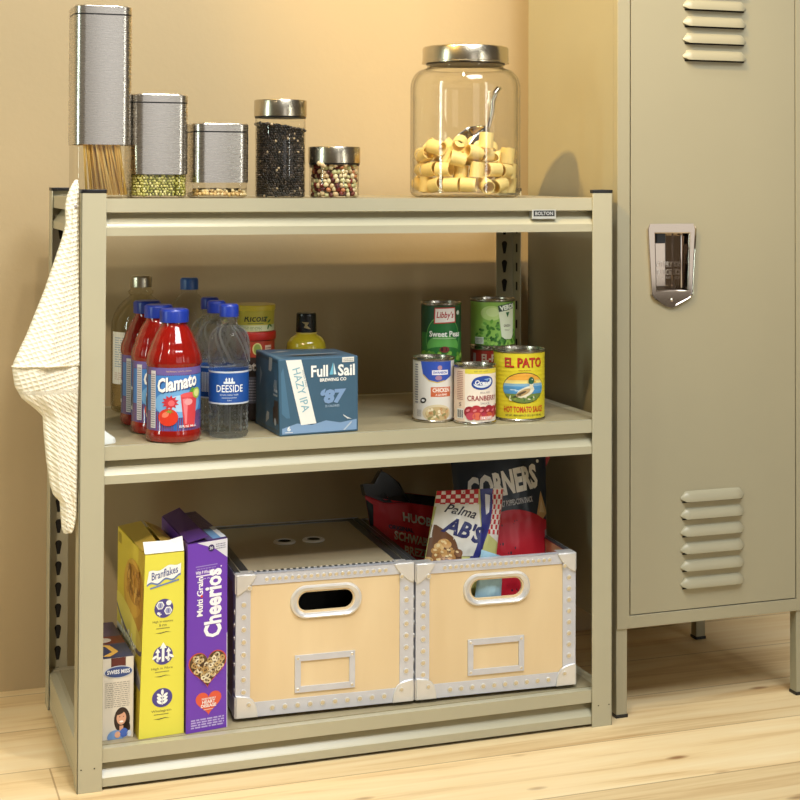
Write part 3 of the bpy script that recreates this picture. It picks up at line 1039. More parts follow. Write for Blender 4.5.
# ------------------------------------------------------------------ red juice bottles
JUICE = mat('tomato_juice', rgb(132, 20, 13), 0.12, var=0.12, vscale=30, coat=0.5)
BLUECAP = mat('blue_cap', rgb(26, 52, 150), 0.35)
def cap_mesh(r, h, z0, m, n=48):
    mb = MB()
    fn = lambda q, z, a: q * (1 + 0.012 * (1 if math.sin(a * n) > 0 else -1) * (1 if z0 + 0.001 < z < z0 + h - 0.003 else 0))
    mb.lathe([(r, z0), (r, z0 + h - 0.0035), (r - 0.0005, z0 + h - 0.002), (r - 0.0025, z0 + h)], m, n * 2, fn=fn)
    return mb
def juice_bottle():
    o = empty('juice_bottle', (0, 0, 0), 'x', 'bottle', 'red juice bottles on the middle shelf')
    R = 0.0435
    def fn(q, z, a):
        if 0.122 < z < 0.172:     # grip facets on the shoulder
            return q * (1 + 0.008 * math.cos(22 * a)) 
        return q
    mb = MB()
    prof = [(0.02, 0.003), (0.037, 0.0005), (0.0415, 0.002), (R, 0.007), (R, 0.0165), (R - 0.0012, 0.019), (R - 0.0012, 0.118), (R, 0.1205), (R + 0.0002, 0.125), (R - 0.001, 0.134), (R - 0.0045, 0.143), (R - 0.006, 0.1455), (R - 0.007, 0.151), (R - 0.0105, 0.159), (R - 0.0122, 0.161), (R - 0.0145, 0.168), (R - 0.0195, 0.176), (0.0205, 0.181), (0.0200, 0.1865)]
    mb.lathe(prof, JUICE, 88, fn=fn)
    mb.build('bottle_body', o)
    cap_mesh(0.0228, 0.0205, 0.1858, BLUECAP).build('cap', o)
    a = Art()
    C = PI * R
    z0, z1 = 0.0195, 0.1175
    a.rect(-C, z0, C, z1, '2d62ae', 0)
    a.rect(-0.055, z0 + 0.03, 0.055, z1 - 0.012, '3f7cc4', 1)
    a.ell(0.006, 0.062, 0.040, 0.022, '6ea6da', 2)
    a.ell(0.010, 0.062, 0.026, 0.013, 'a9cdec', 3)
    a.rect(-0.055, z1 - 0.011, 0.055, z1, '6c5a9c', 1)
    a.rect(-0.043, z0 + 0.004, -0.0325, z1 - 0.005, 'd9d4d6', 4)
    a.lines(-0.042, z0 + 0.006, -0.0335, z1 - 0.008, 24, '7a7a88', 5)
    a.rect(-0.075, z0 + 0.018, -0.058, z0 + 0.055, 'e8e6e6', 4)
    for k in range(9):
        a.rect(-0.0735 + 0.0017 * k, z0 + 0.024, -0.0735 + 0.0017 * k + (0.0012 if k % 3 else 0.0006), z0 + 0.05, '3a3a48', 5)
    a.text('THE ORIGINAL TOMATO COCKTAIL', 0.006, z1 - 0.0055, 0.042, 0.0022, 'd8b98c', 4)
    for dx, dy, cc, ly in ((0.0014, -0.0014, '173a7c', 5), (0, 0, 'f6f4ef', 6)):
        a.text('Clamato', 0.004 + dx, 0.0945 + dy, 0.066, 0.0225, cc, ly, bold=0.035, shear=0.25, rot=0.16)
    # glass, tomato, clam and lime
    a.poly([(0.008, 0.074), (0.038, 0.076), (0.033, 0.024), (0.014, 0.024)], 'd2414a', 6)
    a.poly([(0.011, 0.069), (0.020, 0.070), (0.018, 0.030), (0.0155, 0.030)], 'e8808a', 7)
    a.ell(0.023, 0.0745, 0.0155, 0.0042, 'e05a5c', 7)
    a.ell(0.021, 0.064, 0.007, 0.005, 'f0a0a4', 8)
    a.ell(0.037, 0.077, 0.0085, 0.0085, '9fbf3e', 8)
    a.ell(0.037, 0.077, 0.006, 0.006, 'd7e08c', 9)
    a.poly([(0.022, 0.080), (0.028, 0.087), (0.034, 0.082), (0.029, 0.078)], '5d9636', 7)
    sp_ = []
    for k in range(22):
        q = 0.0115 if k % 2 else 0.0075
        sp_.append((-0.008 + 1.2 * q * math.cos(2 * PI * k / 22), 0.064 + q * math.sin(2 * PI * k / 22)))
    a.poly(sp_, 'c2303c', 5)
    a.ell(-0.006, 0.063, 0.005, 0.0045, 'e46a70', 6)
    a.ell(-0.011, 0.041, 0.0155, 0.0135, 'd0341f', 8)
    a.ell(-0.015, 0.045, 0.006, 0.004, 'ea7a5e', 9, rot=0.5)
    st = []
    for k in range(12):
        q = 0.0075 if k % 2 else 0.0022
        st.append((-0.009 + q * math.cos(2 * PI * k / 12 + 0.3), 0.050 + 0.6 * q * math.sin(2 * PI * k / 12 + 0.3)))
    a.poly(st, '7e9a3c', 10)
    a.text('32 FL OZ  946 mL', 0.021, 0.0265, 0.030, 0.0036, 'f4f0ee', 9, bold=0.03)
    lb = a.build('printed_label', cylmap(R - 0.0012), o, step=0.003)
    lb['label'] = 'blue printed label with tomato and glass'
    return o
j0 = juice_bottle()
for k, (x, y, rz, l) in enumerate(((0.1517, 0.0402, -0.13, 'red tomato juice bottle with blue cap, front one of the three'),
                                   (0.1425, 0.1280, -0.05, 'red tomato juice bottle with blue cap, middle one of the row of three'),
                                   (0.1395, 0.2165, -0.05, 'red tomato juice bottle with blue cap, rearmost of the row of three'))):
    o = j0 if k == 0 else copy_tree(j0)
    o.location = (x, y, S2); o.rotation_euler = (0, 0, rz); o['label'] = l

# ------------------------------------------------------------------ spring water bottles
RIBGLINT = solid_clear('rib_glint_plastic', (0.97, 0.985, 0.98, 1), 1.30, 0.1, 0.55)  # paler copy of the water material, rib highlights put into the colour
WATER = solid_clear('water_in_plastic', (0.97, 0.985, 0.98, 1), 1.30)
def water_bottle():
    o = empty('water_bottle', (0, 0, 0), 'x', 'bottle', 'small water bottles on the middle shelf')
    R = 0.0325
    def fn(q, z, a):
        if 0.118 < z < 0.180:
            w = math.sin((z - 0.118) / 0.062 * PI) ** 0.6
            s = math.cos(5 * a + (z - 0.118) * 75)
            return q * (1 - 0.085 * w * max(0, s) ** 4 + 0.012 * w)
        if 0.008 < z < 0.050:
            return q * (1 - 0.035 * max(0, math.cos(10 * a)) ** 4 * math.sin((z - 0.008) / 0.042 * PI))
        return q
    prof = [(0.012, 0.004), (0.024, 0.0005), (0.029, 0.002), (0.0318, 0.008)]
    z = 0.012
    while z < 0.05:
        prof.append((R - 0.0012 - (0.0009 if int(z / 0.0035) % 3 == 0 else 0), z)); z += 0.0035
    prof += [(R - 0.0008, 0.052), (R - 0.001, 0.054), (R - 0.001, 0.1085), (R - 0.0008, 0.1105), (R - 0.0015, 0.113), (R - 0.001, 0.1155)]
    z = 0.118
    while z <= 0.176:
        s = (z - 0.118) / 0.058
        q = R + 0.0012 - 0.0012 * s if s < 0.45 else None
        if q is None:
            tt = (s - 0.45) / 0.55
            q = 0.0145 + (R + 0.0006 - 0.0145) * math.sqrt(max(0, 1 - tt ** 2.1))
        prof.append((q, z)); z += 0.0029
    prof += [(0.0138, 0.179), (0.0128, 0.184), (0.0128, 0.188), (0.0158, 0.189), (0.0158, 0.1905), (0.0125, 0.1915), (0.0125, 0.194)]
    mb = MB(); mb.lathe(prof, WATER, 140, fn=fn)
    fi = mb.mi(RIBGLINT)  # paler faces along the ribs stand in for refracted light
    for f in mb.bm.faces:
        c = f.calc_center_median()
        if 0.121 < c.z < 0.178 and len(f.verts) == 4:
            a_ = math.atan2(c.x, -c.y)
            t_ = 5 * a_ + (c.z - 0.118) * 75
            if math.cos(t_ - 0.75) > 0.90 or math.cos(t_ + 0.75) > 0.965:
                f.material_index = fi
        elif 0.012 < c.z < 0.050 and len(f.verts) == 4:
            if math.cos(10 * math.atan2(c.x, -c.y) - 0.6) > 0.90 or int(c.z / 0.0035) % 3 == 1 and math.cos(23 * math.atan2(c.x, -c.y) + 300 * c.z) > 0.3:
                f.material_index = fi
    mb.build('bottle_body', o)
    cap_mesh(0.0150, 0.0195, 0.1922, BLUECAP, 36).build('cap', o)
    a = Art(); C = PI * (R - 0.0006)
    a.rect(-C, 0.0555, C, 0.1075, '1c4f9e', 0)
    a.rect(-C, 0.0555, C, 0.0580, 'c4ccd8', 1); a.rect(-C, 0.1048, C, 0.1075, 'c4ccd8', 1)
    a.text('DEESIDE', 0.001, 0.0805, 0.0440, 0.0115, 'eef2f6', 2, bold=0.008)
    for sx in (-1, 1):      # castle tower emblem
        a.rect(sx * 0.0045 - 0.0014, 0.0880, sx * 0.0045 + 0.0014, 0.0945, 'd7e0ea', 2)
        a.poly([(sx * 0.0045 - 0.002, 0.0945), (sx * 0.0045 + 0.002, 0.0945), (sx * 0.0045, 0.0985)], 'd7e0ea', 2)
    a.rect(-0.009, 0.0880, 0.009, 0.0915, 'd7e0ea', 2)
    a.rect(-0.0012, 0.0915, 0.0012, 0.0975, 'd7e0ea', 2)
    a.text('NATURAL MINERAL WATER', 0, 0.0705, 0.030, 0.0022, 'd7e0ea', 2)
    a.rect(-0.012, 0.0655, 0.012, 0.0662, 'd7e0ea', 2)
    a.text('500ml', 0, 0.0620, 0.007, 0.0020, 'd7e0ea', 2)
    for k in range(10):
        a.rect(-0.062 + 0.0017 * k, 0.066, -0.062 + 0.0017 * k + (0.0011 if k % 3 else 0.0006), 0.098, 'dfe4ea', 2)
    a.lines(-0.095, 0.062, -0.068, 0.100, 12, 'c9d4e6', 2)
    lb = a.build('printed_label', cylmap(R - 0.0006), o, step=0.003)
    lb['label'] = 'blue band label with white lettering'
    return o
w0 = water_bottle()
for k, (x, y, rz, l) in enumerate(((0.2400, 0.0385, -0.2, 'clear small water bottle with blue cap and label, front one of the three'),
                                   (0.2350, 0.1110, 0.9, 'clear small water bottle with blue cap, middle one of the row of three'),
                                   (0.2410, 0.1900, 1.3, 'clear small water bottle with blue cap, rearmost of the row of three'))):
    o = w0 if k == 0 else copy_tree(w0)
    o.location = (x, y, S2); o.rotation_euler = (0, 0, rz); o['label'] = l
# tall clear bottle behind
tb = empty('mineral_water_bottle', (0.2285, 0.3025, S2), 'tall clear bottle with blue cap at the back, behind the row of small water bottles', 'bottle')
mb = MB(); mb.lathe([(0.01, 0.004), (0.03, 0.0005), (0.0355, 0.004), (0.036, 0.15), (0.0355, 0.165), (0.033, 0.18), (0.027, 0.195), (0.019, 0.206), (0.0135, 0.211), (0.0135, 0.216), (0.0165, 0.2165), (0.0165, 0.218), (0.013, 0.219), (0.013, 0.222)], thin_glass('clear_plastic', (0.94, 0.95, 0.95, 1), (0.62, 0.64, 0.6, 1), 1.45), 56); mb.build('bottle_body', tb)
cap_mesh(0.0158, 0.0205, 0.2175, mat('pale_blue_cap', rgb(50, 92, 160), 0.35), 36).build('cap', tb)
# wide glass bottle with metal cap
gb = empty('glass_bottle', (0.1530, 0.3585, S2), 'wide clear glass bottle with silver screw cap and white label by the left post', 'bottle')
BG = thin_glass('bottle_glass', (0.90, 0.87, 0.76, 1), (0.40, 0.34, 0.20, 1), 1.5)
mb = MB(); mb.lathe([(0.02, 0.006), (0.044, 0.001), (0.050, 0.004), (0.0520, 0.012), (0.0520, 0.145), (0.0512, 0.158), (0.047, 0.172), (0.040, 0.185), (0.030, 0.196), (0.0215, 0.202), (0.0185, 0.2055), (0.0215, 0.208), (0.0220, 0.2125), (0.0185, 0.2155), (0.0175, 0.222), (0.0175, 0.226)], BG, 64, cap1=False); mb.build('bottle_body', gb)
mb = MB(); mb.lathe([(0.004, 0.008), (0.046, 0.006), (0.0498, 0.012), (0.0498, 0.09)], thin_glass('bottle_glass', (0, 0, 0, 1)), 64, cap0=False, cap1=False); mb.build('inner_wall', gb)
cap_mesh(0.0190, 0.020, 0.2195, mat('silver_cap', rgb(190, 182, 160), 0.3, 0.9), 40).build('cap', gb)
a = Art(); a.rect(-0.07, 0.052, 0.035, 0.143, 'dcdad2', 0)
a.lines(-0.062, 0.082, 0.028, 0.136, 13, '9aa6b4', 1); a.lines(-0.062, 0.060, 0.0, 0.074, 4, 'c0a8a0', 1)
a.build('printed_label', cylmap(0.0520), gb, step=0.004)['label'] = 'plain white paper label with small print'

# ------------------------------------------------------------------ round tins behind the water
rj = empty('red_lid_jar', (0.3240, 0.212, S2), 'dark jar with red lid and red label standing under the yellow sweets tin', 'jar')
mb = MB(); mb.lathe([(0.03, 0), (0.0345, 0.002), (0.035, 0.006), (0.035, 0.137)], ink('2a1a16', .3), 48); mb.build('jar_body', rj)
mb = MB(); mb.lathe([(0.0365, 0.1365), (0.0375, 0.138), (0.0375, 0.149), (0.0368, 0.1505), (0.034, 0.151)], ink('b8281c', .35), 64); mb.build('lid', rj)
a = Art(); C = PI * 0.035
a.rect(-C, 0.108, C, 0.1355, 'a83a22', 0); a.rect(-C, 0.02, C, 0.108, '33241f', 0)
a.ell(0.006, 0.122, 0.0085, 0.0105, 'd6c87e', 1); a.ell(0.006, 0.122, 0.006, 0.0085, '8a9a48', 2)
a.rect(0.020, 0.100, 0.034, 0.128, 'd8b9a0', 1); a.lines(0.021, 0.102, 0.033, 0.126, 7, '7a3a2c', 2)
a.rect(-0.016, 0.116, -0.006, 0.126, 'e0c8b4', 1); a.text('et', -0.004, 0.092, 0.016, 0.014, 'd8cfc6', 1, bold=0.03)
a.rect(-0.01, 0.03, 0.012, 0.075, '6a6670', 1); a.lines(-0.008, 0.034, 0.010, 0.072, 8, 'b0acb4', 2)
a.build('printed_label', cylmap(0.0351, -0.26), rj, step=0.003)
rt = empty('sweets_tin', (0.3230, 0.212, S2 + 0.1512), 'round yellow sweets tin stacked on the red lidded jar', 'tin')
mb = MB(); mb.lathe([(0.0335, 0), (0.0345, 0.001), (0.0358, 0.037)], ink('cfc045', .3), 64); mb.build('tin_body', rt)
mb = MB(); mb.lathe([(0.0362, 0.0355), (0.0372, 0.0365), (0.0372, 0.0435), (0.036, 0.045)], ink('d8c23c', .3), 64); mb.build('lid', rt)
a = Art()
a.rect(-0.08, 0.001, 0.08, 0.0115, 'd9dcae', 0)
a.text('Ricola', 0.004, 0.0235, 0.040, 0.0125, '1d2c22', 1, bold=0.012, shear=0.15)
a.rect(-0.010, 0.0135, 0.018, 0.0150, '7d8a3a', 1)
for dx, dz, rr_ in ((0.030, 0.018, 0.6), (0.034, 0.010, -0.5), (0.028, 0.008, 1.2), (0.0255, 0.026, 0.9)):
    a.ell(dx, dz, 0.0045, 0.0017, '4d7a34', 1, rot=rr_)
a.lines(-0.03, 0.003, 0.015, 0.010, 3, '8b9a60', 1)
a.build('printed_label', cylmap(0.0352, -0.26), rt, step=0.003)

# ------------------------------------------------------------------ beer carton
fb, ft = S2 + 0.0004, S2 + 0.1235
Bq = [(0.3165, 0.0072, fb), (0.4525, 0.0215, fb), (0.447, 0.152, fb), (0.312, 0.152, fb)]
Tq = [(0.3135, 0.0085, ft), (0.4520, 0.0225, ft), (0.4505, 0.150, ft - 0.002), (0.3135, 0.158, ft)]
mb = MB(); mb.hexa(Bq, Tq, mat('carton_blue', rgb(58, 92, 116), 0.45, var=0.06, vscale=20))
es = list(mb.bm.edges); rb = bmesh.ops.bevel(mb.bm, geom=es, offset=0.0018, segments=2, profile=0.5, affect='EDGES')
carton = mb.build('beer_carton')
tag(carton, 'blue six pack beer carton with white diagonal stripe on the middle shelf', 'box')
FW, FH = 0.137, 0.123
a = Art()
a.poly([(0.004, 0.012), (0.030, 0.019), (0.055, 0.015), (0.080, 0.021), (0.105, 0.016), (0.134, 0.020), (0.134, 0.003), (0.004, 0.003)], '7f9ec2', 1)
a.poly([(0.018, 0.028), (0.012, 0.028), (0.004, 0.036), (0.004, 0.10), (0.008, 0.11)], '48708c', 1)
a.poly([(0.0125, 0.121), (0.0385, 0.121), (0.0630, 0.0175), (0.0365, 0.0160)], 'e9eae4', 2)
a.text('HAZY IPA', 0.0375, 0.0725, 0.072, 0.0130, '7fb0c0', 3, rot=-PI / 2 + 0.23)
a.text('INDIA PALE', 0.0440, 0.0905, 0.028, 0.0030, '8a9aa2', 3, rot=-PI / 2 + 0.23)
a.text('Full', 0.0695, 0.1010, 0.0290, 0.0190, 'f2f3ef', 3, bold=0.03)
a.text('Sail', 0.1160, 0.1010, 0.0295, 0.0190, 'f2f3ef', 3, bold=0.03)
a.poly([(0.0930, 0.1145), (0.0865, 0.0945), (0.0930, 0.0945)], '6cb4d0', 3)
a.poly([(0.0940, 0.1135), (0.0985, 0.0945), (0.0940, 0.0945)], 'd5e8ee', 3)
a.text('BREWING CO', 0.0930, 0.0865, 0.046, 0.0055, 'f2f3ef', 3, bold=0.03)
a.text("\u201887", 0.0930, 0.0600, 0.045, 0.0250, '7d9cc4', 3, bold=0.06, shear=0.12)
a.text('25 CALORIES', 0.0910, 0.0440, 0.025, 0.0035, '9fb6cc', 3, bold=0.02)
a.rect(0.1090, 0.1135, 0.1295, 0.1215, 'e6e4dc', 2); a.lines(0.111, 0.115, 0.128, 0.1205, 2, '9a9a96', 3)
a.text('6', 0.0155, 0.0115, 0.006, 0.008, 'e8ecee', 3, bold=0.04)
a.rect(0.009, 0.0050, 0.022, 0.0062, 'd6dee6', 3)
a.poly([(0.110, 0.029), (0.117, 0.0245), (0.125, 0.021), (0.1175, 0.0215), (0.1105, 0.027)], 'cfd6d8', 3)
a.poly([(0.110, 0.004), (0.124, 0.017), (0.1255, 0.0155), (0.1125, 0.003)], 'b9c6d0', 3)
a.build('front_print', quadmap([Bq[0], Bq[1], Tq[1], Tq[0]], FW, FH), carton, clip=(0, FW, 0, FH), step=0.008, vstep=0.012, eps=0.0003)
a = Art()
a.rect(0.004, 0.004, 0.141, 0.119, '2d4656', 1)
a.poly([(0.090, 0.121), (0.109, 0.121), (0.084, 0.020), (0.066, 0.012)], 'a8aaa6', 2)
a.text('FULL', 0.1240, 0.078, 0.026, 0.020, 'b9bfc2', 3, bold=0.04)
a.rect(0.112, 0.062, 0.137, 0.065, 'a8aeb2', 3)
a.rect(0.108, 0.018, 0.138, 0.055, '3a2c26', 2); a.ell(0.121, 0.020, 0.006, 0.006, 'b9bfc2', 3)
a.poly([(0.03, 0.10), (0.05, 0.085), (0.055, 0.03), (0.04, 0.02), (0.028, 0.05)], '8a96a0', 2)
a.build('side_print', quadmap([Bq[3], Bq[0], Tq[0], Tq[3]], 0.145, FH), carton, clip=(0, 0.145, 0, FH))
a = Art()
a.poly([(0.02, 0.036), (0.05, 0.028), (0.09, 0.026), (0.12, 0.034), (0.09, 0.042), (0.05, 0.045)], '17191b', 1)
a.poly([(0.004, 0.050), (0.115, 0.066), (0.118, 0.056), (0.06, 0.047)], '8f979c', 2)
a.poly([(0.010, 0.094), (0.035, 0.115), (0.052, 0.115), (0.028, 0.094)], '9a9f9f', 2)
a.rect(0.002, 0.002, 0.010, 0.14, '4f7286', 1)
a.build('top_print', quadmap([Tq[0], Tq[1], Tq[2], Tq[3]], 0.137, 0.145), carton)
# oil bottle behind the carton
ob = empty('oil_bottle', (0.4150, 0.205, S2), 'black capped bottle of yellow oil standing behind the blue beer carton', 'bottle')
mb = MB(); mb.lathe([(0.02, 0), (0.0335, 0.001), (0.035, 0.005), (0.035, 0.118), (0.0335, 0.128), (0.028, 0.137), (0.019, 0.142), (0.0165, 0.146), (0.016, 0.150)], mat('yellow_oil', rgb(176, 160, 38), 0.08, coat=0.6), 56); mb.build('bottle_body', ob)
mb = MB(); mb.lathe([(0.0178, 0.1455), (0.0180, 0.149), (0.0172, 0.175), (0.0172, 0.1775), (0.0160, 0.1795)], ink('181a1a', .25), 56); mb.build('cap', ob)
a = Art(); a.poly([(-0.008, 0.165), (0.006, 0.164), (0.002, 0.1585), (0.009, 0.152), (-0.004, 0.155), (-0.001, 0.160)], 'a89468', 1)
a.build('cap_emblem', cylmap(0.0181, -0.3), ob, step=0.003)
mb = MB(); mb.lathe([(0.0183, 0.1435), (0.0186, 0.1445), (0.0183, 0.1460)], ink('c8b450', .3), 40); mb.build('collar', ob)

# ------------------------------------------------------------------ tin cans
def can(x, y, z, r, h, label, a0, art, base, group='tin cans on the right of the middle shelf', ribs=0):
    o = empty('tin_can', (x, y, z), label, 'can', group)
    mb = MB()
    prof = [(r - 0.004, 0.0015), (r - 0.001, 0.0), (r, 0.001), (r, 0.0028), (r - 0.0016, 0.0045), (r - 0.0016, h - 0.0045), (r, h - 0.0028), (r, h - 0.0006), (r - 0.0008, h), (r - 0.0018, h - 0.0008), (r - 0.0024, h - 0.0045), (r - 0.006, h - 0.0050), (r - 0.008, h - 0.0042), (r - 0.014, h - 0.0045)]
    mb.lathe(prof, TIN, 72)
    mb.build('can_body', o)
    a = Art()
    Rl = r - 0.0013
    a.rect(-PI * Rl, 0.0048, PI * Rl, h - 0.0048, base, 0)
    art(a, h)
    if ribs:
        cm = cylmap(Rl, a0)
        fn = lambda u, v, hh: cm(u, v, hh - 0.00022 * (0.5 - 0.5 * math.cos(2 * PI * v / ribs)) * (1 if 0.012 < v < h - 0.012 else 0))
        a.build('paper_label', fn, o, step=0.003, vstep=ribs / 5)
    else:
        a.build('paper_label', cylmap(Rl, a0), o, step=0.003)
    return o
def art_peas(a, h):
    a.rect(-0.05, 0.005, 0.07, h * 0.52, '2f7a36', 1)
    a.ell(0, h * 0.42, 0.033, h * 0.38, '6fae58', 1); a.ell(0, h * 0.42, 0.0318, h * 0.365, '1f6a32', 2)
    a.ell(0.0, h * 0.32, 0.030, h * 0.16, '5fa84c', 3)
    a.ell(0, h * 0.20, 0.034, h * 0.10, '2c7030', 4)
    rnd = random.Random(4)
    for k in range(70):
        a.ell(rnd.uniform(-0.045, 0.05), rnd.uniform(0.007, h * 0.20), 0.0036, 0.0034, rnd.choice(['7fb23e', '95c24e', '5f9632', 'a7cc60']), 5 + k % 4, n=12)
    a.ell(0.002, h * 0.255, 0.0085, 0.0055, '7a2a26', 6); a.rect(-0.0045, h * 0.23, -0.0005, h * 0.29, '3c1c1a', 7); a.rect(0.004, h * 0.235, 0.0065, h * 0.285, '4c2020', 7)
    a.poly([(-0.0165, h - 0.036), (0.0225, h - 0.034), (0.0215, h - 0.007), (-0.0155, h - 0.008)], 'c2403c', 8)
    a.poly([(-0.0148, h - 0.0342), (0.0208, h - 0.0322), (0.0199, h - 0.0088), (-0.0139, h - 0.0098)], 'e8e2dc', 9)
    a.text("Libby\u2019s", 0.003, h - 0.0218, 0.030, 0.0145, 'a8242a', 10, bold=0.02, shear=0.2)
    a.text('Sweet Peas', 0.0035, h * 0.505, 0.057, 0.0105, 'e9ecdf', 10, bold=0.03)
    a.rect(-0.018, h * 0.425, 0.024, h * 0.44, '9fc88c', 10)
    a.ell(0.029, h - 0.017, 0.0038, 0.0038, 'dfe6d6', 6)
def art_chicken(a, h):
    a.poly([(-0.0215, h - 0.005), (0.036, h - 0.005), (0.036, h - 0.030), (0.022, h - 0.038), (0.008, h - 0.0415), (-0.006, h - 0.038), (-0.017, h - 0.028)], '2f4fae', 1)
    a.poly([(0.008, h - 0.0415), (0.022, h - 0.038), (0.0215, h - 0.0365), (0.008, h - 0.0395), (-0.006, h - 0.036), (-0.017, h - 0.026), (-0.0165, h - 0.029), (-0.006, h - 0.038)], 'c9b26a', 2)
    a.rect(-0.001, h - 0.0275, 0.028, h - 0.0195, 'eceaf0', 3); a.text('SWANSON', 0.0135, h - 0.0235, 0.025, 0.0042, '4a62b4', 4, bold=0.03)
    a.ell(0.0125, h - 0.0155, 0.004, 0.004, 'b08a9a', 2); a.ell(0.0105, h - 0.0325, 0.006, 0.004, 'a07a98', 2)
    a.rect(-0.003, h * 0.405, 0.034, h * 0.555, 'c8643c', 1)
    a.text('CHICKEN', 0.0155, h * 0.508, 0.031, 0.0072, 'f4ece2', 2, bold=0.03); a.text('A LA KING', 0.0155, h * 0.437, 0.021, 0.0036, 'f4ece2', 2, bold=0.02)
    a.ell(0.008, h * 0.15, 0.026, h * 0.135, 'd6c6a2', 1); a.ell(0.009, h * 0.14, 0.0215, h * 0.11, 'c2a878', 2)
    rnd = random.Random(8)
    for k in range(26):
        a.ell(0.009 + rnd.uniform(-0.018, 0.018), h * 0.14 + rnd.uniform(-0.008, 0.008), rnd.uniform(0.002, 0.005), rnd.uniform(0.0015, 0.003), rnd.choice(['e8dab8', '8f8a58', 'b88a58', 'dcc894', 'c9a070']), 3 + k % 3, rot=rnd.random() * 3, n=10)
    a.ell(-0.0165, h * 0.345, 0.006, 0.0045, '2c2c2c', 2, rot=0.4); a.ell(-0.0165, h * 0.345, 0.003, 0.002, 'd8d8d8', 3)
    a.lines(-0.030, 0.010, -0.020, h * 0.2, 7, '9a9a9a', 1); a.lines(-0.036, h * 0.3, -0.028, h - 0.008, 16, '5a6078', 1)
def art_cran(a, h):
    a.rect(-0.0225, h - 0.013, 0.045, h - 0.005, 'e0d048', 1); a.text('NET WT 14 OZ', 0.006, h - 0.009, 0.024, 0.0024, '6a6a40', 2)
    a.rect(-0.06, 0.005, -0.0225, h - 0.0055, 'ecd0b8', 1); a.lines(-0.040, h * 0.42, -0.026, h * 0.92, 16, 'b07a6c', 2)
    a.rect(-0.040, 0.010, -0.025, 0.026, 'f0ece4', 2)
    for k in range(9):
        a.rect(-0.039 + 0.0015 * k, 0.0115, -0.039 + 0.0015 * k + (0.001 if k % 3 else 0.0005), 0.0245, '4a3a3a', 3)
    a.text('S', -0.032, h * 0.34, 0.005, 0.006, '5a3a3a', 2)
    a.ell(0.0095, h - 0.0280, 0.0205, 0.0115, '24489c', 2, rot=0.12)
    a.ell(0.0095, h - 0.0275, 0.0170, 0.0085, 'dfe6ee', 3, rot=0.12); a.ell(0.0065, h - 0.0245, 0.0155, 0.0075, '24489c', 4, rot=0.1)
    a.poly([(0.010, h - 0.022), (0.022, h - 0.020), (0.017, h - 0.025)], '7fa4d4', 5)
    a.text('Ocean', 0.008, h - 0.0275, 0.026, 0.0078, 'f2f4f6', 6, bold=0.03, shear=0.2, rot=-0.06)
    a.text('JELLIED', 0.013, h * 0.545, 0.019, 0.0036, '8a8084', 2)
    a.text('CRANBERRY', 0.011, h * 0.455, 0.058, 0.0088, '9a3038', 3, bold=0.012)
    a.text('SAUCE', 0.013, h * 0.365, 0.017, 0.0036, '8a8084', 2)
    for k in range(6):
        a.ell(-0.014 + 0.0115 * k, h * 0.215 + 0.002 * (k % 2), 0.0098, 0.0098, ['9c2230', 'b4303c', '8c1c2a'][k % 3], 3 + k % 2)
        a.ell(-0.0165 + 0.0115 * k, h * 0.245, 0.0035, 0.002, 'd87a80', 6, rot=0.5, n=12)
    for k in range(4):
        a.ell(-0.012 + 0.011 * k, 0.0145, 0.008, 0.0065, ['c2485a', 'd86a50', 'b03048', 'c85a3c'][k], 5)
    a.rect(0.004, 0.0085, 0.028, 0.0145, 'e6a8a0', 6); a.text('14 OZ', 0.016, 0.0115, 0.018, 0.0036, 'f6f0ea', 7, bold=0.04)
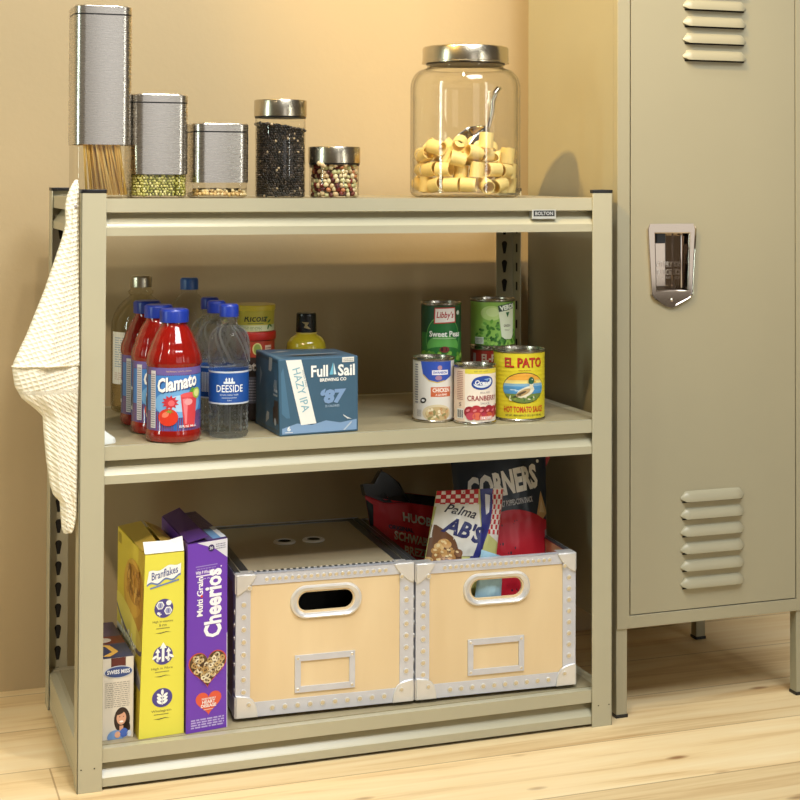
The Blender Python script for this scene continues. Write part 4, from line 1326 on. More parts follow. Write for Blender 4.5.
def art_pato(a, h):
    for t_, x in (('EL', -0.0255), ('PATO', 0.0120)):
        w_ = 0.0165 if t_ == 'EL' else 0.046
        a.text(t_, x + 0.0008, h - 0.0208, w_, 0.0165, '6a1410', 2, bold=0.03); a.text(t_, x, h - 0.0200, w_, 0.0165, 'b8301f', 3, bold=0.025)
    a.text('MARCA REGISTRADA', 0.002, h - 0.0335, 0.022, 0.0022, '8a3a20', 2)
    cy = h * 0.475
    a.ell(0.001, cy, 0.0385, 0.0265, '3a3624', 2); a.ell(0.001, cy, 0.0372, 0.0252, 'e6a63e', 3)
    # water, hills and sky inside the oval
    def clipell(y0, y1, colr, ly):
        pts = []
        for k in range(17):
            y = y0 + (y1 - y0) * k / 16
            q = math.sqrt(max(0, 1 - ((y - cy) / 0.0252) ** 2)) * 0.0372
            pts.append((0.001 + q, y))
        pts += [(0.002 - x, y) for x, y in pts[::-1]]
        a.poly(pts, colr, ly)
    clipell(cy + 0.004, cy + 0.0135, 'e8d27c', 4); clipell(cy + 0.001, cy + 0.0075, '88b4d0', 5); clipell(cy - 0.010, cy + 0.003, '4f8fc0', 6); clipell(cy - 0.025, cy - 0.010, '6a7f3e', 7)
    for k in range(5):
        a.ell(-0.018 + 0.008 * k, cy - 0.003 - 0.0016 * (k % 2), 0.006, 0.0009, 'bcd8ea', 7, n=12)
    # duck: body, wing, neck, head, bill, tail
    a.ell(0.003, cy - 0.0065, 0.0165, 0.0078, 'e2dcc4', 9, rot=0.42); a.ell(-0.001, cy - 0.0075, 0.0135, 0.0046, 'b89a6a', 10, rot=0.42)
    a.ell(-0.004, cy - 0.0085, 0.009, 0.002, '5a4a34', 11, rot=0.42)
    a.poly([(-0.008, cy - 0.009), (-0.020, cy - 0.0160), (-0.012, cy - 0.0155), (-0.004, cy - 0.0125)], '2e3a2c', 10)
    a.poly([(0.009, cy - 0.001), (0.0165, cy - 0.001), (0.0165, cy + 0.0105), (0.011, cy + 0.0105)], 'ded4b4', 10)
    a.ell(0.0128, cy + 0.0125, 0.0052, 0.0062, '1f5a3c', 12); a.poly([(0.0165, cy + 0.0135), (0.0235, cy + 0.0100), (0.0165, cy + 0.0095)], 'd0a43c', 11)
    a.ell(0.0143, cy + 0.0145, 0.0009, 0.0009, 'f0f0e0', 13, n=10); a.rect(0.0095, cy + 0.0055, 0.0165, cy + 0.007, 'f0ece0', 12)
    rnd = random.Random(6)
    for k in range(16):
        a.ell(rnd.uniform(-0.025, 0.028), cy - rnd.uniform(0.014, 0.021), 0.0028, 0.0012, rnd.choice(['3c6a34', '8a9a4c', 'd8d8b0']), 8, rot=rnd.random() * 3, n=8)
    a.text('HOT TOMATO SAUCE', 0.002, h * 0.172, 0.074, 0.0105, 'c24420', 3, bold=0.03)
    a.text('NET WT.  PESO NETO 27 OZ (1 LB 11 OZ) 765g', 0.002, h * 0.085, 0.068, 0.0040, '5a5430', 3, bold=0.02)
def art_verdi(a, h):
    a.rect(-0.06, 0.005, 0.07, h - 0.005, '8fbe54', 1); a.ell(-0.008, h * 0.72, 0.020, 0.013, 'bcd884', 2); a.ell(-0.006, h * 0.74, 0.012, 0.008, 'cbe09a', 3)
    rnd = random.Random(5)
    for k in range(90):
        x = rnd.uniform(-0.04, 0.055); y = 0.006 + abs(rnd.gauss(0, h * 0.22))
        a.ell(x, min(y, h * 0.55), 0.0042, 0.0024, rnd.choice(['4f8a2e', '6aa63c', '3f7a2a', '9acb5c', '2f6428']), 3 + k % 4, rot=rnd.random() * 3, n=10)
    a.poly([(0.004, h - 0.018), (0.010, 0.021), (0.016, 0.016), (0.031, 0.015), (0.036, 0.022), (0.037, h - 0.014), (0.020, h - 0.020)], 'dfe6c8', 8)
    a.poly([(0.005, h - 0.022), (0.036, h - 0.016), (0.037, h - 0.005), (0.003, h - 0.011)], '1e4436', 9)
    a.text('VERDI', 0.021, h - 0.0135, 0.030, 0.0088, 'e8efe0', 10, bold=0.06, rot=0.18)
    a.poly([(0.018, h - 0.023), (0.026, h - 0.022), (0.022, h - 0.032)], '2c6a34', 9)
    a.text('GREEN', 0.021, h * 0.46, 0.014, 0.0042, '6a6a4a', 9, bold=0.02); a.text('PEAS', 0.021, h * 0.37, 0.010, 0.003, '8a8a6a', 9)
    a.rect(-0.040, 0.007, -0.022, 0.019, 'dfe4d6', 8); a.lines(-0.039, 0.0085, -0.023, 0.018, 4, '7a8a70', 9)
def art_red(a, h):
    a.rect(-0.05, h - 0.030, 0.05, h - 0.0052, '8c2418', 1); a.text('EL-PASO', 0.000, h - 0.0175, 0.052, 0.0135, 'b8a48c', 2, bold=0.03)
    a.rect(-0.047, h - 0.028, -0.039, h - 0.010, '9a8a84', 2)
def art_under(a, h):
    a.rect(-0.06, 0.005, 0.06, h * 0.5, '5a3a24', 1); a.lines(-0.04, 0.012, 0.04, h * 0.45, 5, '7a5a40', 2)
can(0.6110, 0.0948, S2, 0.0367, 0.1085, 'can with white label and blue crest, front left of the group of cans', -0.40, art_chicken, 'dcd8d0')
can(0.6700, 0.0510, S2, 0.0368, 0.0985, 'can of cranberry sauce with berries on its pale label, in front', -0.24, art_cran, 'f0e4d4')
can(0.7590, 0.0670, S2, 0.0455, 0.1205, 'largest can, yellow with red lettering and a duck in an oval', -0.23, art_pato, 'd9c92c', ribs=0.0072)
can(0.6530, 0.1700, S2, 0.0368, 0.0870, 'dark can mostly hidden behind the can with the blue crest', -0.24, art_under, '3a2a20')
can(0.6530, 0.1700, S2 + 0.0870, 0.0366, 0.1085, 'dark green can of sweet peas stacked at the back on a hidden can', -0.24, art_peas, '1c4a2e')
can(0.7560, 0.1800, S2, 0.0415, 0.1130, 'dark red can partly hidden under the light green can', -0.24, art_red, '7c2018')
can(0.7560, 0.1800, S2 + 0.1130, 0.0412, 0.0860, 'light green can of peas stacked on the dark red can', -0.24, art_verdi, '86b650')

# ------------------------------------------------------------------ cartons on the bottom shelf
def heart_pts(cx, cy, w, h):
    return [(cx + 16 * math.sin(t) ** 3 / 32 * w, cy + (13 * math.cos(t) - 5 * math.cos(2 * t) - 2 * math.cos(3 * t) - math.cos(4 * t) + 2.5) / 29 * h) for t in [2 * PI * k / 40 for k in range(40)]]
zb = S3 + 0.0004
# cocoa carton
Bq = [(0.0425, 0.037, zb), (0.0912, 0.040, zb), (0.0885, 0.235, zb), (0.040, 0.235, zb)]
Tq = [(x, y, S3 + 0.126) for x, y, z in Bq]
mb = MB(); mb.hexa(Bq, Tq, ink('c9c2b4', .45), 12); bx = mb.build('cocoa_box')
tag(bx, 'small cocoa box with a smiling woman on its cream side, on the bottom shelf', 'box')
a = Art(); FW, FH = 0.0488, 0.126
a.rect(0, 0, FW, FH, 'd8d0c0', 1); a.rect(0.0135, 0.105, 0.0365, FH, '5a2420', 2)
a.ell(0.025, 0.104, 0.0225, 0.0095, 'c8ccd4', 3); a.ell(0.025, 0.104, 0.0212, 0.0083, '34487e', 4)
a.text('SWISS MISS', 0.025, 0.1045, 0.036, 0.0065, 'e4e6ea', 5, bold=0.03)
a.lines(0.004, 0.050, 0.043, 0.090, 13, '8c8478', 2, fill=0.3)
hx, hz = 0.031, 0.030
a.ell(hx, hz - 0.001, 0.0125, 0.0195, '2e1c16', 3); a.ell(hx + 0.006, hz - 0.014, 0.007, 0.012, '2e1c16', 3)
a.ell(hx - 0.001, hz + 0.002, 0.0075, 0.0105, 'd8a284', 4); a.ell(hx - 0.001, hz - 0.0035, 0.0032, 0.0016, 'f2ece8', 5); a.ell(hx - 0.0038, hz + 0.004, 0.001, 0.0007, '3a2420', 5, n=10); a.ell(hx + 0.0022, hz + 0.004, 0.001, 0.0007, '3a2420', 5, n=10)
a.ell(hx - 0.003, hz + 0.012, 0.008, 0.004, '2e1c16', 5, rot=0.4)
a.rect(hx - 0.004, 0.012, hx + 0.002, 0.020, 'd09a7c', 4)
a.ell(hx - 0.010, 0.004, 0.013, 0.010, '6f94c8', 4); a.ell(hx + 0.003, 0.009, 0.0065, 0.007, '3f62b4', 6); a.ell(hx - 0.007, 0.007, 0.0045, 0.005, 'd8a284', 6); a.ell(hx + 0.011, 0.007, 0.0035, 0.005, 'c8d0dc', 6)
a.build('front_print', quadmap([Bq[0], Bq[1], Tq[1], Tq[0]], FW, FH), bx, clip=(0, FW, 0, FH), step=0.008, vstep=0.012, eps=0.0003)
a = Art(); a.rect(0, 0, FW, 0.197, '5c4c5c', 1); a.rect(0, 0.075, FW, 0.115, '7a3a2a', 2); a.ell(0.016, 0.095, 0.013, 0.013, 'd8c8b8', 3)
a.poly([(0.002, 0.012), (0.020, 0.030), (0.014, 0.060), (0.004, 0.066), (0.004, 0.072), (0.022, 0.066), (0.030, 0.030), (0.014, 0.008)], 'd0a04a', 3); a.rect(0, 0.0, FW, 0.07, '2e3350', 2)
a.build('top_print', quadmap([Tq[0], Tq[1], Tq[2], Tq[3]], FW, 0.197), bx, clip=(0, FW, 0, 0.197))

# branflakes carton
zt = S3 + 0.2845
Bq = [(0.0970, 0.0238, zb), (0.1692, 0.0300, zb), (0.1635, 0.222, zb), (0.0945, 0.228, zb)]
Tq = [(0.1055, 0.0247, zt), (0.1680, 0.0306, zt), (0.1610, 0.2150, zt), (0.0955, 0.2290, zt + 0.003)]
YEL = ink('dcd548', .4)
mb = MB(); mb.hexa(Bq, Tq, mat('carton_yellow', rgb(214, 196, 60), 0.42), 16); bx = mb.build('branflakes_box')
tag(bx, 'yellow branflakes cereal box with three purple icons and an open white flap', 'box')
FW, FH = 0.0668, 0.2845
a = Art(); a.rect(0, 0, FW, FH, 'dfd84e', 1)
P_ = '4a4288'
wav = [(0.004 + 0.0565 * k / 16, 0.238 + 0.0115 * k / 16 + 0.0025 * math.sin(k * 0.9)) for k in range(17)]
top = [(0.007 + 0.0545 * k / 16, 0.257 + 0.0115 * k / 16 + 0.002 * math.sin(k * 0.7 + 1)) for k in range(17)]
a.poly([(x + 0.0006, y - 0.003) for x, y in wav] + top[::-1], '6a82b4', 2); a.poly(wav + top[::-1], 'f2f2ee', 3)
a.text('Branflakes', 0.0335, 0.2545, 0.046, 0.0120, '46548c', 4, shear=0.25, rot=0.20, bold=0.01)
a.poly([(0.010, 0.233), (0.058, 0.243), (0.058, 0.2405), (0.010, 0.2305)], '6a82b4', 3)
for k, cy in enumerate((0.199, 0.126, 0.060)):
    cx = 0.0335
    a.ell(cx, cy, 0.0155, 0.0148, P_, 2)
    if k == 0:
        for dx, dy in ((-0.006, 0.005), (0.007, -0.004)):
            hexp = [(cx + dx + 0.0068 * math.cos(i * PI / 3), cy + dy + 0.0068 * math.sin(i * PI / 3)) for i in range(6)]
            a.poly(hexp, 'eef0ee', 3); hexp = [(cx + dx + 0.005 * math.cos(i * PI / 3), cy + dy + 0.005 * math.sin(i * PI / 3)) for i in range(6)]
            a.poly(hexp, 'a0a4c4', 4); a.rect(cx + dx - 0.0006, cy + dy - 0.003, cx + dx + 0.0006, cy + dy + 0.003, P_, 5)
        a.ell(cx + 0.008, cy + 0.008, 0.0045, 0.004, 'eef0ee', 3); a.ell(cx - 0.009, cy - 0.007, 0.002, 0.002, 'eef0ee', 3)
        a.rect(cx - 0.0095, cy - 0.0095, cx - 0.0035, cy - 0.008, 'eef0ee', 3); a.rect(cx - 0.0073, cy - 0.0117, cx - 0.0058, cy - 0.0057, 'eef0ee', 3)
        tx = ('High in vitamins', '& iron')
    elif k == 1:
        for dx, dy, s in ((0, 0.004, 1.15), (-0.0085, 0.0, 0.8), (0.0085, 0.0, 0.8)):
            a.poly([(cx + dx - 0.005 * s, cy + dy + 0.006 * s), (cx + dx, cy + dy + 0.0145 * s), (cx + dx + 0.005 * s, cy + dy + 0.006 * s)], 'f2f4f2', 4)
            a.rect(cx + dx - 0.0018 * s, cy + dy - 0.012 * s, cx + dx + 0.0018 * s, cy + dy + 0.007 * s, 'f2f4f2', 4)
        for sx in (-1, 1):
            for q in (0, 1):
                a.ell(cx + sx * (0.013 - 0.006 * q), cy - 0.002 - 0.003 * q, 0.0045, 0.002, 'f2f4f2', 4, rot=-sx * 0.6)
        tx = ('High in Fibre',)
    else:
        a.rect(cx - 0.0006, cy - 0.011, cx + 0.0006, cy + 0.010, 'f2f4f2', 4)
        a.ell(cx, cy + 0.009, 0.0022, 0.0042, 'f2f4f2', 4)
        for q in range(3):
            for sx in (-1, 1):
                a.ell(cx + sx * 0.0045, cy + 0.004 - 0.0052 * q, 0.0045, 0.0021, 'f2f4f2', 4, rot=sx * 0.7)
        tx = ('Wholegrain',)
    for i, s in enumerate(tx):
        a.text(s, cx - 0.001, cy - 0.0205 - 0.0052 * i, 0.033 if len(s) > 11 else (0.030 if len(s) > 8 else 0.012), 0.0046, '6a6440', 2)
    yb = cy - 0.0262 - 0.0052 * (len(tx) - 1)
    a.rect(cx - 0.012, yb, cx + 0.010, yb + 0.0012, '8c8848', 2)
    a.poly([(cx - 0.013, yb - 0.0062), (cx - 0.004, yb - 0.0075), (cx + 0.005, yb - 0.0058), (cx + 0.013, yb - 0.0068), (cx + 0.005, yb - 0.0048), (cx - 0.004, yb - 0.0060)], '5a5640', 2)
a.build('front_print', quadmap([Bq[0], Bq[1], Tq[1], Tq[0]], FW, FH), bx, clip=(0, FW, 0, FH), step=0.008, vstep=0.012, eps=0.0003)
a = Art(); a.rect(0, 0, 0.205, FH, 'd9c63e', 1)
a.ell(0.135, 0.205, 0.080, 0.055, 'c89a34', 2); a.ell(0.130, 0.215, 0.068, 0.044, 'd8ac40', 3); a.ell(0.135, 0.222, 0.055, 0.030, 'b8842c', 4)
rnd = random.Random(3)
for k in range(60):
    a.ell(0.135 + rnd.uniform(-0.05, 0.05), 0.222 + rnd.uniform(-0.022, 0.022), 0.008, 0.0045, rnd.choice(['c8923a', 'a87428', 'dcae54', '96641f']), 5 + k % 3, rot=rnd.random() * 3, n=9)
a.ell(0.10, 0.150, 0.11, 0.022, '6a6478', 2, rot=-0.15); a.ell(0.10, 0.156, 0.11, 0.020, 'e2d460', 3, rot=-0.15)
a.ell(0.10, 0.105, 0.11, 0.016, 'c8c4c0', 2, rot=-0.18); a.ell(0.10, 0.098, 0.115, 0.012, '8a8690', 3, rot=-0.18)
a.text('Branflakes', 0.10, 0.128, 0.13, 0.03, 'f0ead0', 4, bold=0.02, shear=0.2)
for k in range(6):
    a.rect(0.015 + 0.03 * k, 0.01, 0.0175 + 0.03 * k, 0.09, 'c2b040', 2)
a.rect(0.006, 0.262, 0.030, 0.278, 'a89430', 2)
a.build('side_print', quadmap([Bq[3], Bq[0], Tq[0], Tq[3]], 0.205, FH), bx, clip=(0, 0.205, 0, FH), step=0.01, vstep=0.012, eps=0.0003)
# flaps of the opened top
def flap(name, pts, th, m, parent, lab=None):
    P = [Vector(p) for p in pts]
    n = (P[1] - P[0]).cross(P[-1] - P[0]).normalized() * th
    mb = MB(); mb.rings([P, [p + n for p in P]], m, True, True, smooth=False)
    o = mb.build(name, parent)
    if lab:
        o['label'] = lab
    return o
flap('flap', [(0.1050, 0.0262, zt + 0.001), (0.1680, 0.0320, zt + 0.001), (0.1668, 0.0420, zt + 0.022), (0.1450, 0.0425, zt + 0.0165), (0.1040, 0.0385, zt + 0.0175)], 0.0008, ink('e8e8e2', .6), bx, 'white inner side of the open flap')
flap('flap', [(0.1050, 0.045, zt + 0.0005), (0.130, 0.049, zt + 0.012), (0.128, 0.195, zt + 0.016), (0.0965, 0.2220, zt + 0.0045)], 0.0008, ink('b89a40', .5), bx, 'tan folded flap')
flap('flap', [(0.1665, 0.048, zt + 0.001), (0.1600, 0.210, zt + 0.001), (0.134, 0.205, zt + 0.014), (0.138, 0.060, zt + 0.010)], 0.0008, ink('c8a850', .5), bx, 'tan folded flap')

# oat ring cereal carton
zt = S3 + 0.2985
Bq = [(0.1712, 0.0230, zb), (0.2393, 0.0335, zb), (0.2320, 0.2440, zb), (0.1680, 0.2330, zb)]
Tq = [(0.1722, 0.0225, zt - 0.002), (0.2380, 0.0338, zt + 0.001), (0.2310, 0.2480, zt), (0.1690, 0.2290, zt)]
mb = MB(); mb.hexa(Bq, Tq, mat('carton_purple', rgb(92, 50, 150), 0.4), 16); bx = mb.build('oat_cereal_box')
tag(bx, 'purple oat cereal box with a heart of cereal rings on its side', 'box')
FW, FH = 0.0695, 0.2985
a = Art(); a.rect(0, 0, FW, FH, '6a38b0', 1); a.rect(FW - 0.0012, 0, FW, FH * 0.5, 'd8d4e0', 2)
a.poly([(0.016, FH), (FW, FH), (FW, FH - 0.030), (0.048, FH - 0.013)], 'd8d8e2', 2); a.ell(0.041, FH - 0.011, 0.0055, 0.0055, '32205c', 3); a.text('20', 0.041, FH - 0.011, 0.006, 0.0045, 'd8d8e2', 4, bold=0.03)
a.lines(0.049, FH - 0.014, 0.066, FH - 0.004, 3, '8c8ca0', 3)
a.rect(0.014, 0.2600, 0.052, 0.2615, '9c86cc', 2); a.lines(0.016, 0.2560, 0.050, 0.2590, 1, '9c86cc', 2)
a.text('With 9 Whole Grains', 0.034, 0.2510, 0.040, 0.0056, 'e8e2f2', 2, bold=0.03); a.rect(0.015, 0.2445, 0.053, 0.2465, 'e8e2f2', 2); a.text('per 29g', 0.033, 0.2405, 0.013, 0.0028, 'e8e2f2', 2)
a.text('Cheerios', 0.0440, 0.2000, 0.108, 0.0310, 'f4f2f8', 3, rot=PI / 2, bold=0.035)
a.text('Multi Grain', 0.0215, 0.2130, 0.062, 0.0105, 'f4f2f8', 3, rot=PI / 2, bold=0.025)
a.ell(0.0245, 0.2135, 0.002, 0.002, 'd8402a', 4); a.ell(0.0585, 0.2585 - 0.002, 0.0012, 0.0012, 'f4f2f8', 3)
a.poly(heart_pts(0.0355, 0.0960, 0.0655, 0.0580), 'c8503c', 2); a.poly(heart_pts(0.0355, 0.0962, 0.0620, 0.0545), '5c442c', 3)
rnd = random.Random(12)
hp = heart_pts(0.0355, 0.0962, 0.0620, 0.0545)
def inside(x, y):
    c = False
    for (x1, y1), (x2, y2) in zip(hp, hp[1:] + hp[:1]):
        if (y1 > y) != (y2 > y) and x < (x2 - x1) * (y - y1) / (y2 - y1) + x1:
            c = not c
    return c
k = 0
while k < 75:
    x, y = rnd.uniform(0.006, 0.066), rnd.uniform(0.068, 0.125)
    if all(inside(x + 0.0045 * math.cos(t_), y + 0.0045 * math.sin(t_)) for t_ in (0, 1.57, 3.14, 4.71)):
        r0 = rnd.random() * 3
        a.ell(x, y, 0.0046, 0.0036, rnd.choice(['d8c49a', 'c8ac78', 'e8dcbc', 'b8945c']), 4 + (k % 6) * 2, rot=r0, n=12); a.ell(x, y, 0.0017, 0.0012, '5c442c', 5 + (k % 6) * 2, rot=r0, n=8)
        k += 1
a.poly(heart_pts(0.0375, 0.0425, 0.0440, 0.0370), 'd8583c', 2)
for s, y, w_ in (('CAN HELP LOWER RISK OF', 0.0505, 0.024), ('HEART', 0.0455, 0.022), ('DISEASE', 0.0395, 0.026)):
    a.text(s, 0.0375, y, w_, 0.0052 if len(s) < 10 else 0.003, 'f4ece8', 4, bold=0.03)
a.rect(0.029, 0.033, 0.045, 0.0342, 'f0c8b8', 4)
a.lines(0.008, 0.006, 0.064, 0.0215, 4, 'b8a8dc', 2, fill=0.6)
a.build('front_print', quadmap([Bq[0], Bq[1], Tq[1], Tq[0]], FW, FH), bx, clip=(0, FW, 0, FH), step=0.008, vstep=0.012, eps=0.0003)
a = Art(); a.rect(0, 0, FW, 0.21, '4a2a6c', 1); a.rect(0.034, 0.006, FW, 0.21, '5a4a7c', 2); a.rect(0.032, 0, 0.0345, 0.21, '2a1838', 3)
a.rect(0.046, 0.008, FW, 0.075, '6f9ac8', 3); a.rect(0.060, 0.008, FW, 0.085, 'd8dce4', 4)
a.text('Multi', 0.016, 0.030, 0.020, 0.014, 'b8a8d4', 3, bold=0.03)
a.lines(0.040, 0.09, 0.066, 0.19, 10, '8a7898', 3)
a.build('top_print', quadmap([Tq[0], Tq[1], Tq[2], Tq[3]], FW, 0.21), bx, clip=(0, FW, 0, 0.21), step=0.01, vstep=0.012, eps=0.0003)
flap('flap', [(0.1730, 0.0265, zt - 0.0005), (0.2060, 0.0315, zt + 0.0060), (0.2010, 0.2380, zt + 0.0105), (0.1705, 0.2270, zt + 0.0010)], 0.0008, ink('4c2c70', .45), bx)

# ------------------------------------------------------------------ riveted flight cases
RIVREFL = mat('rivet_reflection', rgb(214, 196, 160), 0.4, 0.3)  # beige reflection on the rivet heads, painted as a colour
def rivet_mesh(r):
    mb = MB()
    mb.lathe([(r, 0.0), (r * 0.97, 0.0007), (r * 0.82, 0.0010), (r * 0.72, 0.0008)], ALUL, 18, cap0=False, cap1=False)
    mb.lathe([(r * 0.72, 0.0008), (r * 0.45, 0.0011), (r * 0.2, 0.0012)], RIVREFL, 18, cap0=False)
    mb.xform(Matrix.Rotation(PI / 2, 4, 'X'))     # faces -y
    return mb
def storage_case(name, loc, rz, w, h, lid, label):
    o = empty(name, loc, label, 'storage box', 'riveted plywood storage cases', rz=rz)
    d, th, f = 0.358, 0.008, 0.006         # depth, panel thickness, foot height
    oc = (w * 0.5, f + h * 0.775)
    hole = stadium(oc[0], oc[1], 0.093, 0.031, 10)
    out = [(0.003, f + 0.003), (w - 0.003, f + 0.003), (w - 0.003, f + h - 0.003), (0.003, f + h - 0.003)]
    mb = MB(); mb.plate(out, [hole], 0.0015, th, PLY); fp = mb.build('front_panel', o)
    mb = MB(); mb.plate(out, [hole], d - th, d - 0.0015, PLY); mb.build('rear_panel', o)
    for x in (0.0015, w - th):
        mb = MB(); mb.box((x + (th - 0.0015) / 2, d / 2, f + h / 2), (th - 0.0015, d - 2 * th, h - 0.006), PLY); mb.build('side_panel', o)
    mb = MB(); mb.box((w / 2, d / 2, f + 0.006), (w - 2 * th, d - 2 * th, 0.006), PLY); mb.build('bottom_panel', o)
    # handle surround
    for yb, sg in ((0.0012, -1), (d - 0.0012, 1)):
        mb = MB()
        ins, mid, outr = stadium(oc[0], oc[1], 0.0945, 0.0325, 10), stadium(oc[0], oc[1], 0.104, 0.042, 10), stadium(oc[0], oc[1], 0.121, 0.054, 10)
        rr = [[(x, yb - sg * 0.0, z) for x, z in outr], [(x, yb + sg * 0.0035, z) for x, z in stadium(oc[0], oc[1], 0.118, 0.0515, 10)], [(x, yb + sg * 0.0042, z) for x, z in stadium(oc[0], oc[1], 0.112, 0.047, 10)], [(x, yb + sg * 0.002, z) for x, z in mid], [(x, yb + sg * 0.0015, z) for x, z in stadium(oc[0], oc[1], 0.099, 0.037, 10)], [(x, yb - sg * 0.006, z) for x, z in ins]]
        mb.rings(rr, ALUL, False, False)
        mb.build('handle_ring', fp if sg < 0 else o)
    if lid:
        mb = MB(); mb.box((w / 2, 0.06, f + h / 2), (w - 2 * th - 0.002, 0.002, h - 0.03), mat('dark_sheet', rgb(20, 18, 17), 0.8)); mb.build('added_dark_sheet', o)  # dark sheet added across the inside, behind the front handle hole
    # aluminium edge angles: front/back frames with the corner strip turned round the side
    tk = 0.0012
    for yb, sg in ((0.0, 1), (d, -1)):
        for nm, x0, x1, z0, z1 in (('top_edge', 0, w, f + h - 0.018, f + h), ('bottom_edge', 0, w, f, f + 0.0235), ('left_edge', 0, 0.0235, f + 0.0235, f + h - 0.018), ('right_edge', w - 0.0235, w, f + 0.0235, f + h - 0.018)):
            mb = MB(); mb.box(((x0 + x1) / 2, yb + sg * tk / 2, (z0 + z1) / 2), (x1 - x0, tk, z1 - z0), ALU, 0.0004)
            if nm == 'top_edge':
                mb.box((w / 2, yb + sg * 0.006, f + h - tk / 2), (w, 0.012, tk), ALU)
            if nm in ('left_edge', 'right_edge'):
                xx = 0.0002 if nm == 'left_edge' else w - 0.0002
                mb.box((xx, yb + sg * 0.0117, (z0 + z1) / 2), (tk, 0.0233, z1 - z0), ALU)
            mb.build(nm, o)
    for xx in (0.0003, w - 0.0003):
        for nm, z0, z1 in (('side_edge', f + h - 0.018, f + h), ('side_edge', f, f + 0.0235)):
            mb = MB(); mb.box((xx, d / 2, (z0 + z1) / 2), (tk, d - 0.002, z1 - z0), ALU); mb.build(nm, o)
    # pressed corner caps with two lobes and a rivet
    def corner(x, z, sx, sz, r=0.0335):
        mb = MB()
        pts = [(0, 0), (r, 0)]
        for k in range(1, 8):
            a_ = k * PI / 2 / 8
            q = r * (1 - 0.16 * math.sin(2 * a_)) if sz > 0 else r * (1 + 0.10 * math.sin(2 * a_) ** 3)
            pts.append((q * math.cos(a_), q * math.sin(a_)))
        pts.append((0, r))
        P = [(x + sx * p * 1.0, z - sz * q) for p, q in pts]
        mb.plate(P, [], -0.0030, 0.0004, ALUL)
        bmesh.ops.recalc_face_normals(mb.bm, faces=mb.bm.faces)
        mb.bm.normal_update()
        es = [e for e in mb.bm.edges if all(v.co.y < -0.002 for v in e.verts) and len(e.link_faces) == 2 and e.calc_face_angle(0) > 0.5]
        rb = bmesh.ops.bevel(mb.bm, geom=es, offset=0.0016, segments=3, profile=0.5, affect='EDGES')
        for ff in rb['faces']:
            ff.smooth = True
        mb.box((x + sx * r * 0.45 - 0, 0.012, z - sz * 0.0006), (r * 0.9, 0.024, 0.0024), ALUL, 0.0006)
        mb.box((x + sx * -0.0006, 0.012, z - sz * r * 0.45), (0.0024, 0.024, r * 0.9), ALUL, 0.0006)
        c = mb.build('corner_cap', o)
        rv = rivet_mesh(0.0042).build('rivet', c, (x + sx * 0.021, -0.0030, z - sz * 0.021))
    for x, sx in ((0, 1), (w, -1)):
        corner(x, f + h, sx, 1); corner(x, f, sx, -1, 0.036)
    # rivets along the frame
    rv = rivet_mesh(0.0047)
    r0 = rv.build('rivet', o)
    rs_ = rivet_mesh(0.0038).build('rivet', o)
    spots = [(r0, 0.0125, f + 0.041 + k * (h - 0.089) / 7) for k in range(8)] + [(r0, w - 0.0120, f + 0.050 + k * (h - 0.092) / 7) for k in range(8)]
    spots += [(r0, 0.060 + k * (w - 0.110) / 9, f + 0.0120) for k in range(10)] + [(rs_, 0.050 + k * (w - 0.098) / 19, f + h - 0.0095) for k in range(20)]
    seen = set()
    for src, x, z in spots:
        c = src if src not in seen else src.copy()
        if src in seen:
            COL.objects.link(c)
        seen.add(src)
        c.location = (x, -0.0001, z)
    for k in range(7):          # side rivets
        c = r0.copy(); COL.objects.link(c); c.location = (-0.0005, 0.0125, f + 0.041 + k * 0.021); c.rotation_euler = (0, 0, -PI / 2)
    # label holder on the front panel
    cx, cz, lw, lh = w * 0.495, f + 0.062, 0.101, 0.060
    mb = MB()
    mb.plate([(cx - lw / 2, cz - lh / 2), (cx + lw / 2, cz - lh / 2), (cx + lw / 2, cz + lh / 2), (cx - lw / 2, cz + lh / 2)], [[(cx - lw / 2 + 0.0095, cz - lh / 2 + 0.0095), (cx - lw / 2 + 0.0095, cz + lh / 2 - 0.0095), (cx + lw / 2 - 0.0095, cz + lh / 2 - 0.0095), (cx + lw / 2 - 0.0095, cz - lh / 2 + 0.0095)]], -0.0010, 0.0016, ALU)
    hl = mb.build('label_holder', fp)
    for x, z in ((-1, -1), (1, -1), (-1, 1), (1, 1)):
        q = rivet_mesh(0.0026).build('rivet', hl, (cx + x * (lw / 2 - 0.005), -0.0010, cz + z * (lh / 2 - 0.005)))
    for x in (0.028, w - 0.032):
        for y in (0.03, d - 0.03):
            mb = MB(); mb.box((x, y, f / 2), (0.034, 0.034, f), ALUDK, 0.001); mb.build('foot', o)
    if lid:
        lp = MB(); lp.box((w / 2, d / 2, f + h - 0.005), (w - 2 * th - 0.004, d - 2 * th - 0.002, 0.008), PLYTOP)
        l_ = lp.build('lid', o)
        zt_ = f + h - 0.0005
        lx0, lx1, ly0, ly1 = th + 0.004, w - th - 0.004, th + 0.003, d - th - 0.003
        for x0, x1, y0, y1 in ((lx0, lx1, ly0, ly0 + 0.010), (lx0, lx1, ly1 - 0.012, ly1), (lx0, lx0 + 0.013, ly0, ly1), (lx1 - 0.013, lx1, ly0, ly1)):
            mb = MB(); mb.box(((x0 + x1) / 2, (y0 + y1) / 2, zt_), (x1 - x0, y1 - y0, 0.0016), ALUDK, 0.0004); mb.build('lid_trim', l_)
        for k in range(26):
            c = rs_.copy(); c.data = rs_.data; COL.objects.link(c); c.parent = l_
            c.location = (lx0 + 0.012 + k * (lx1 - lx0 - 0.024) / 25, ly0 + 0.005, zt_ + 0.0008); c.rotation_euler = (-PI / 2, 0, 0)
            c.scale = (0.75, 0.75, 0.75)
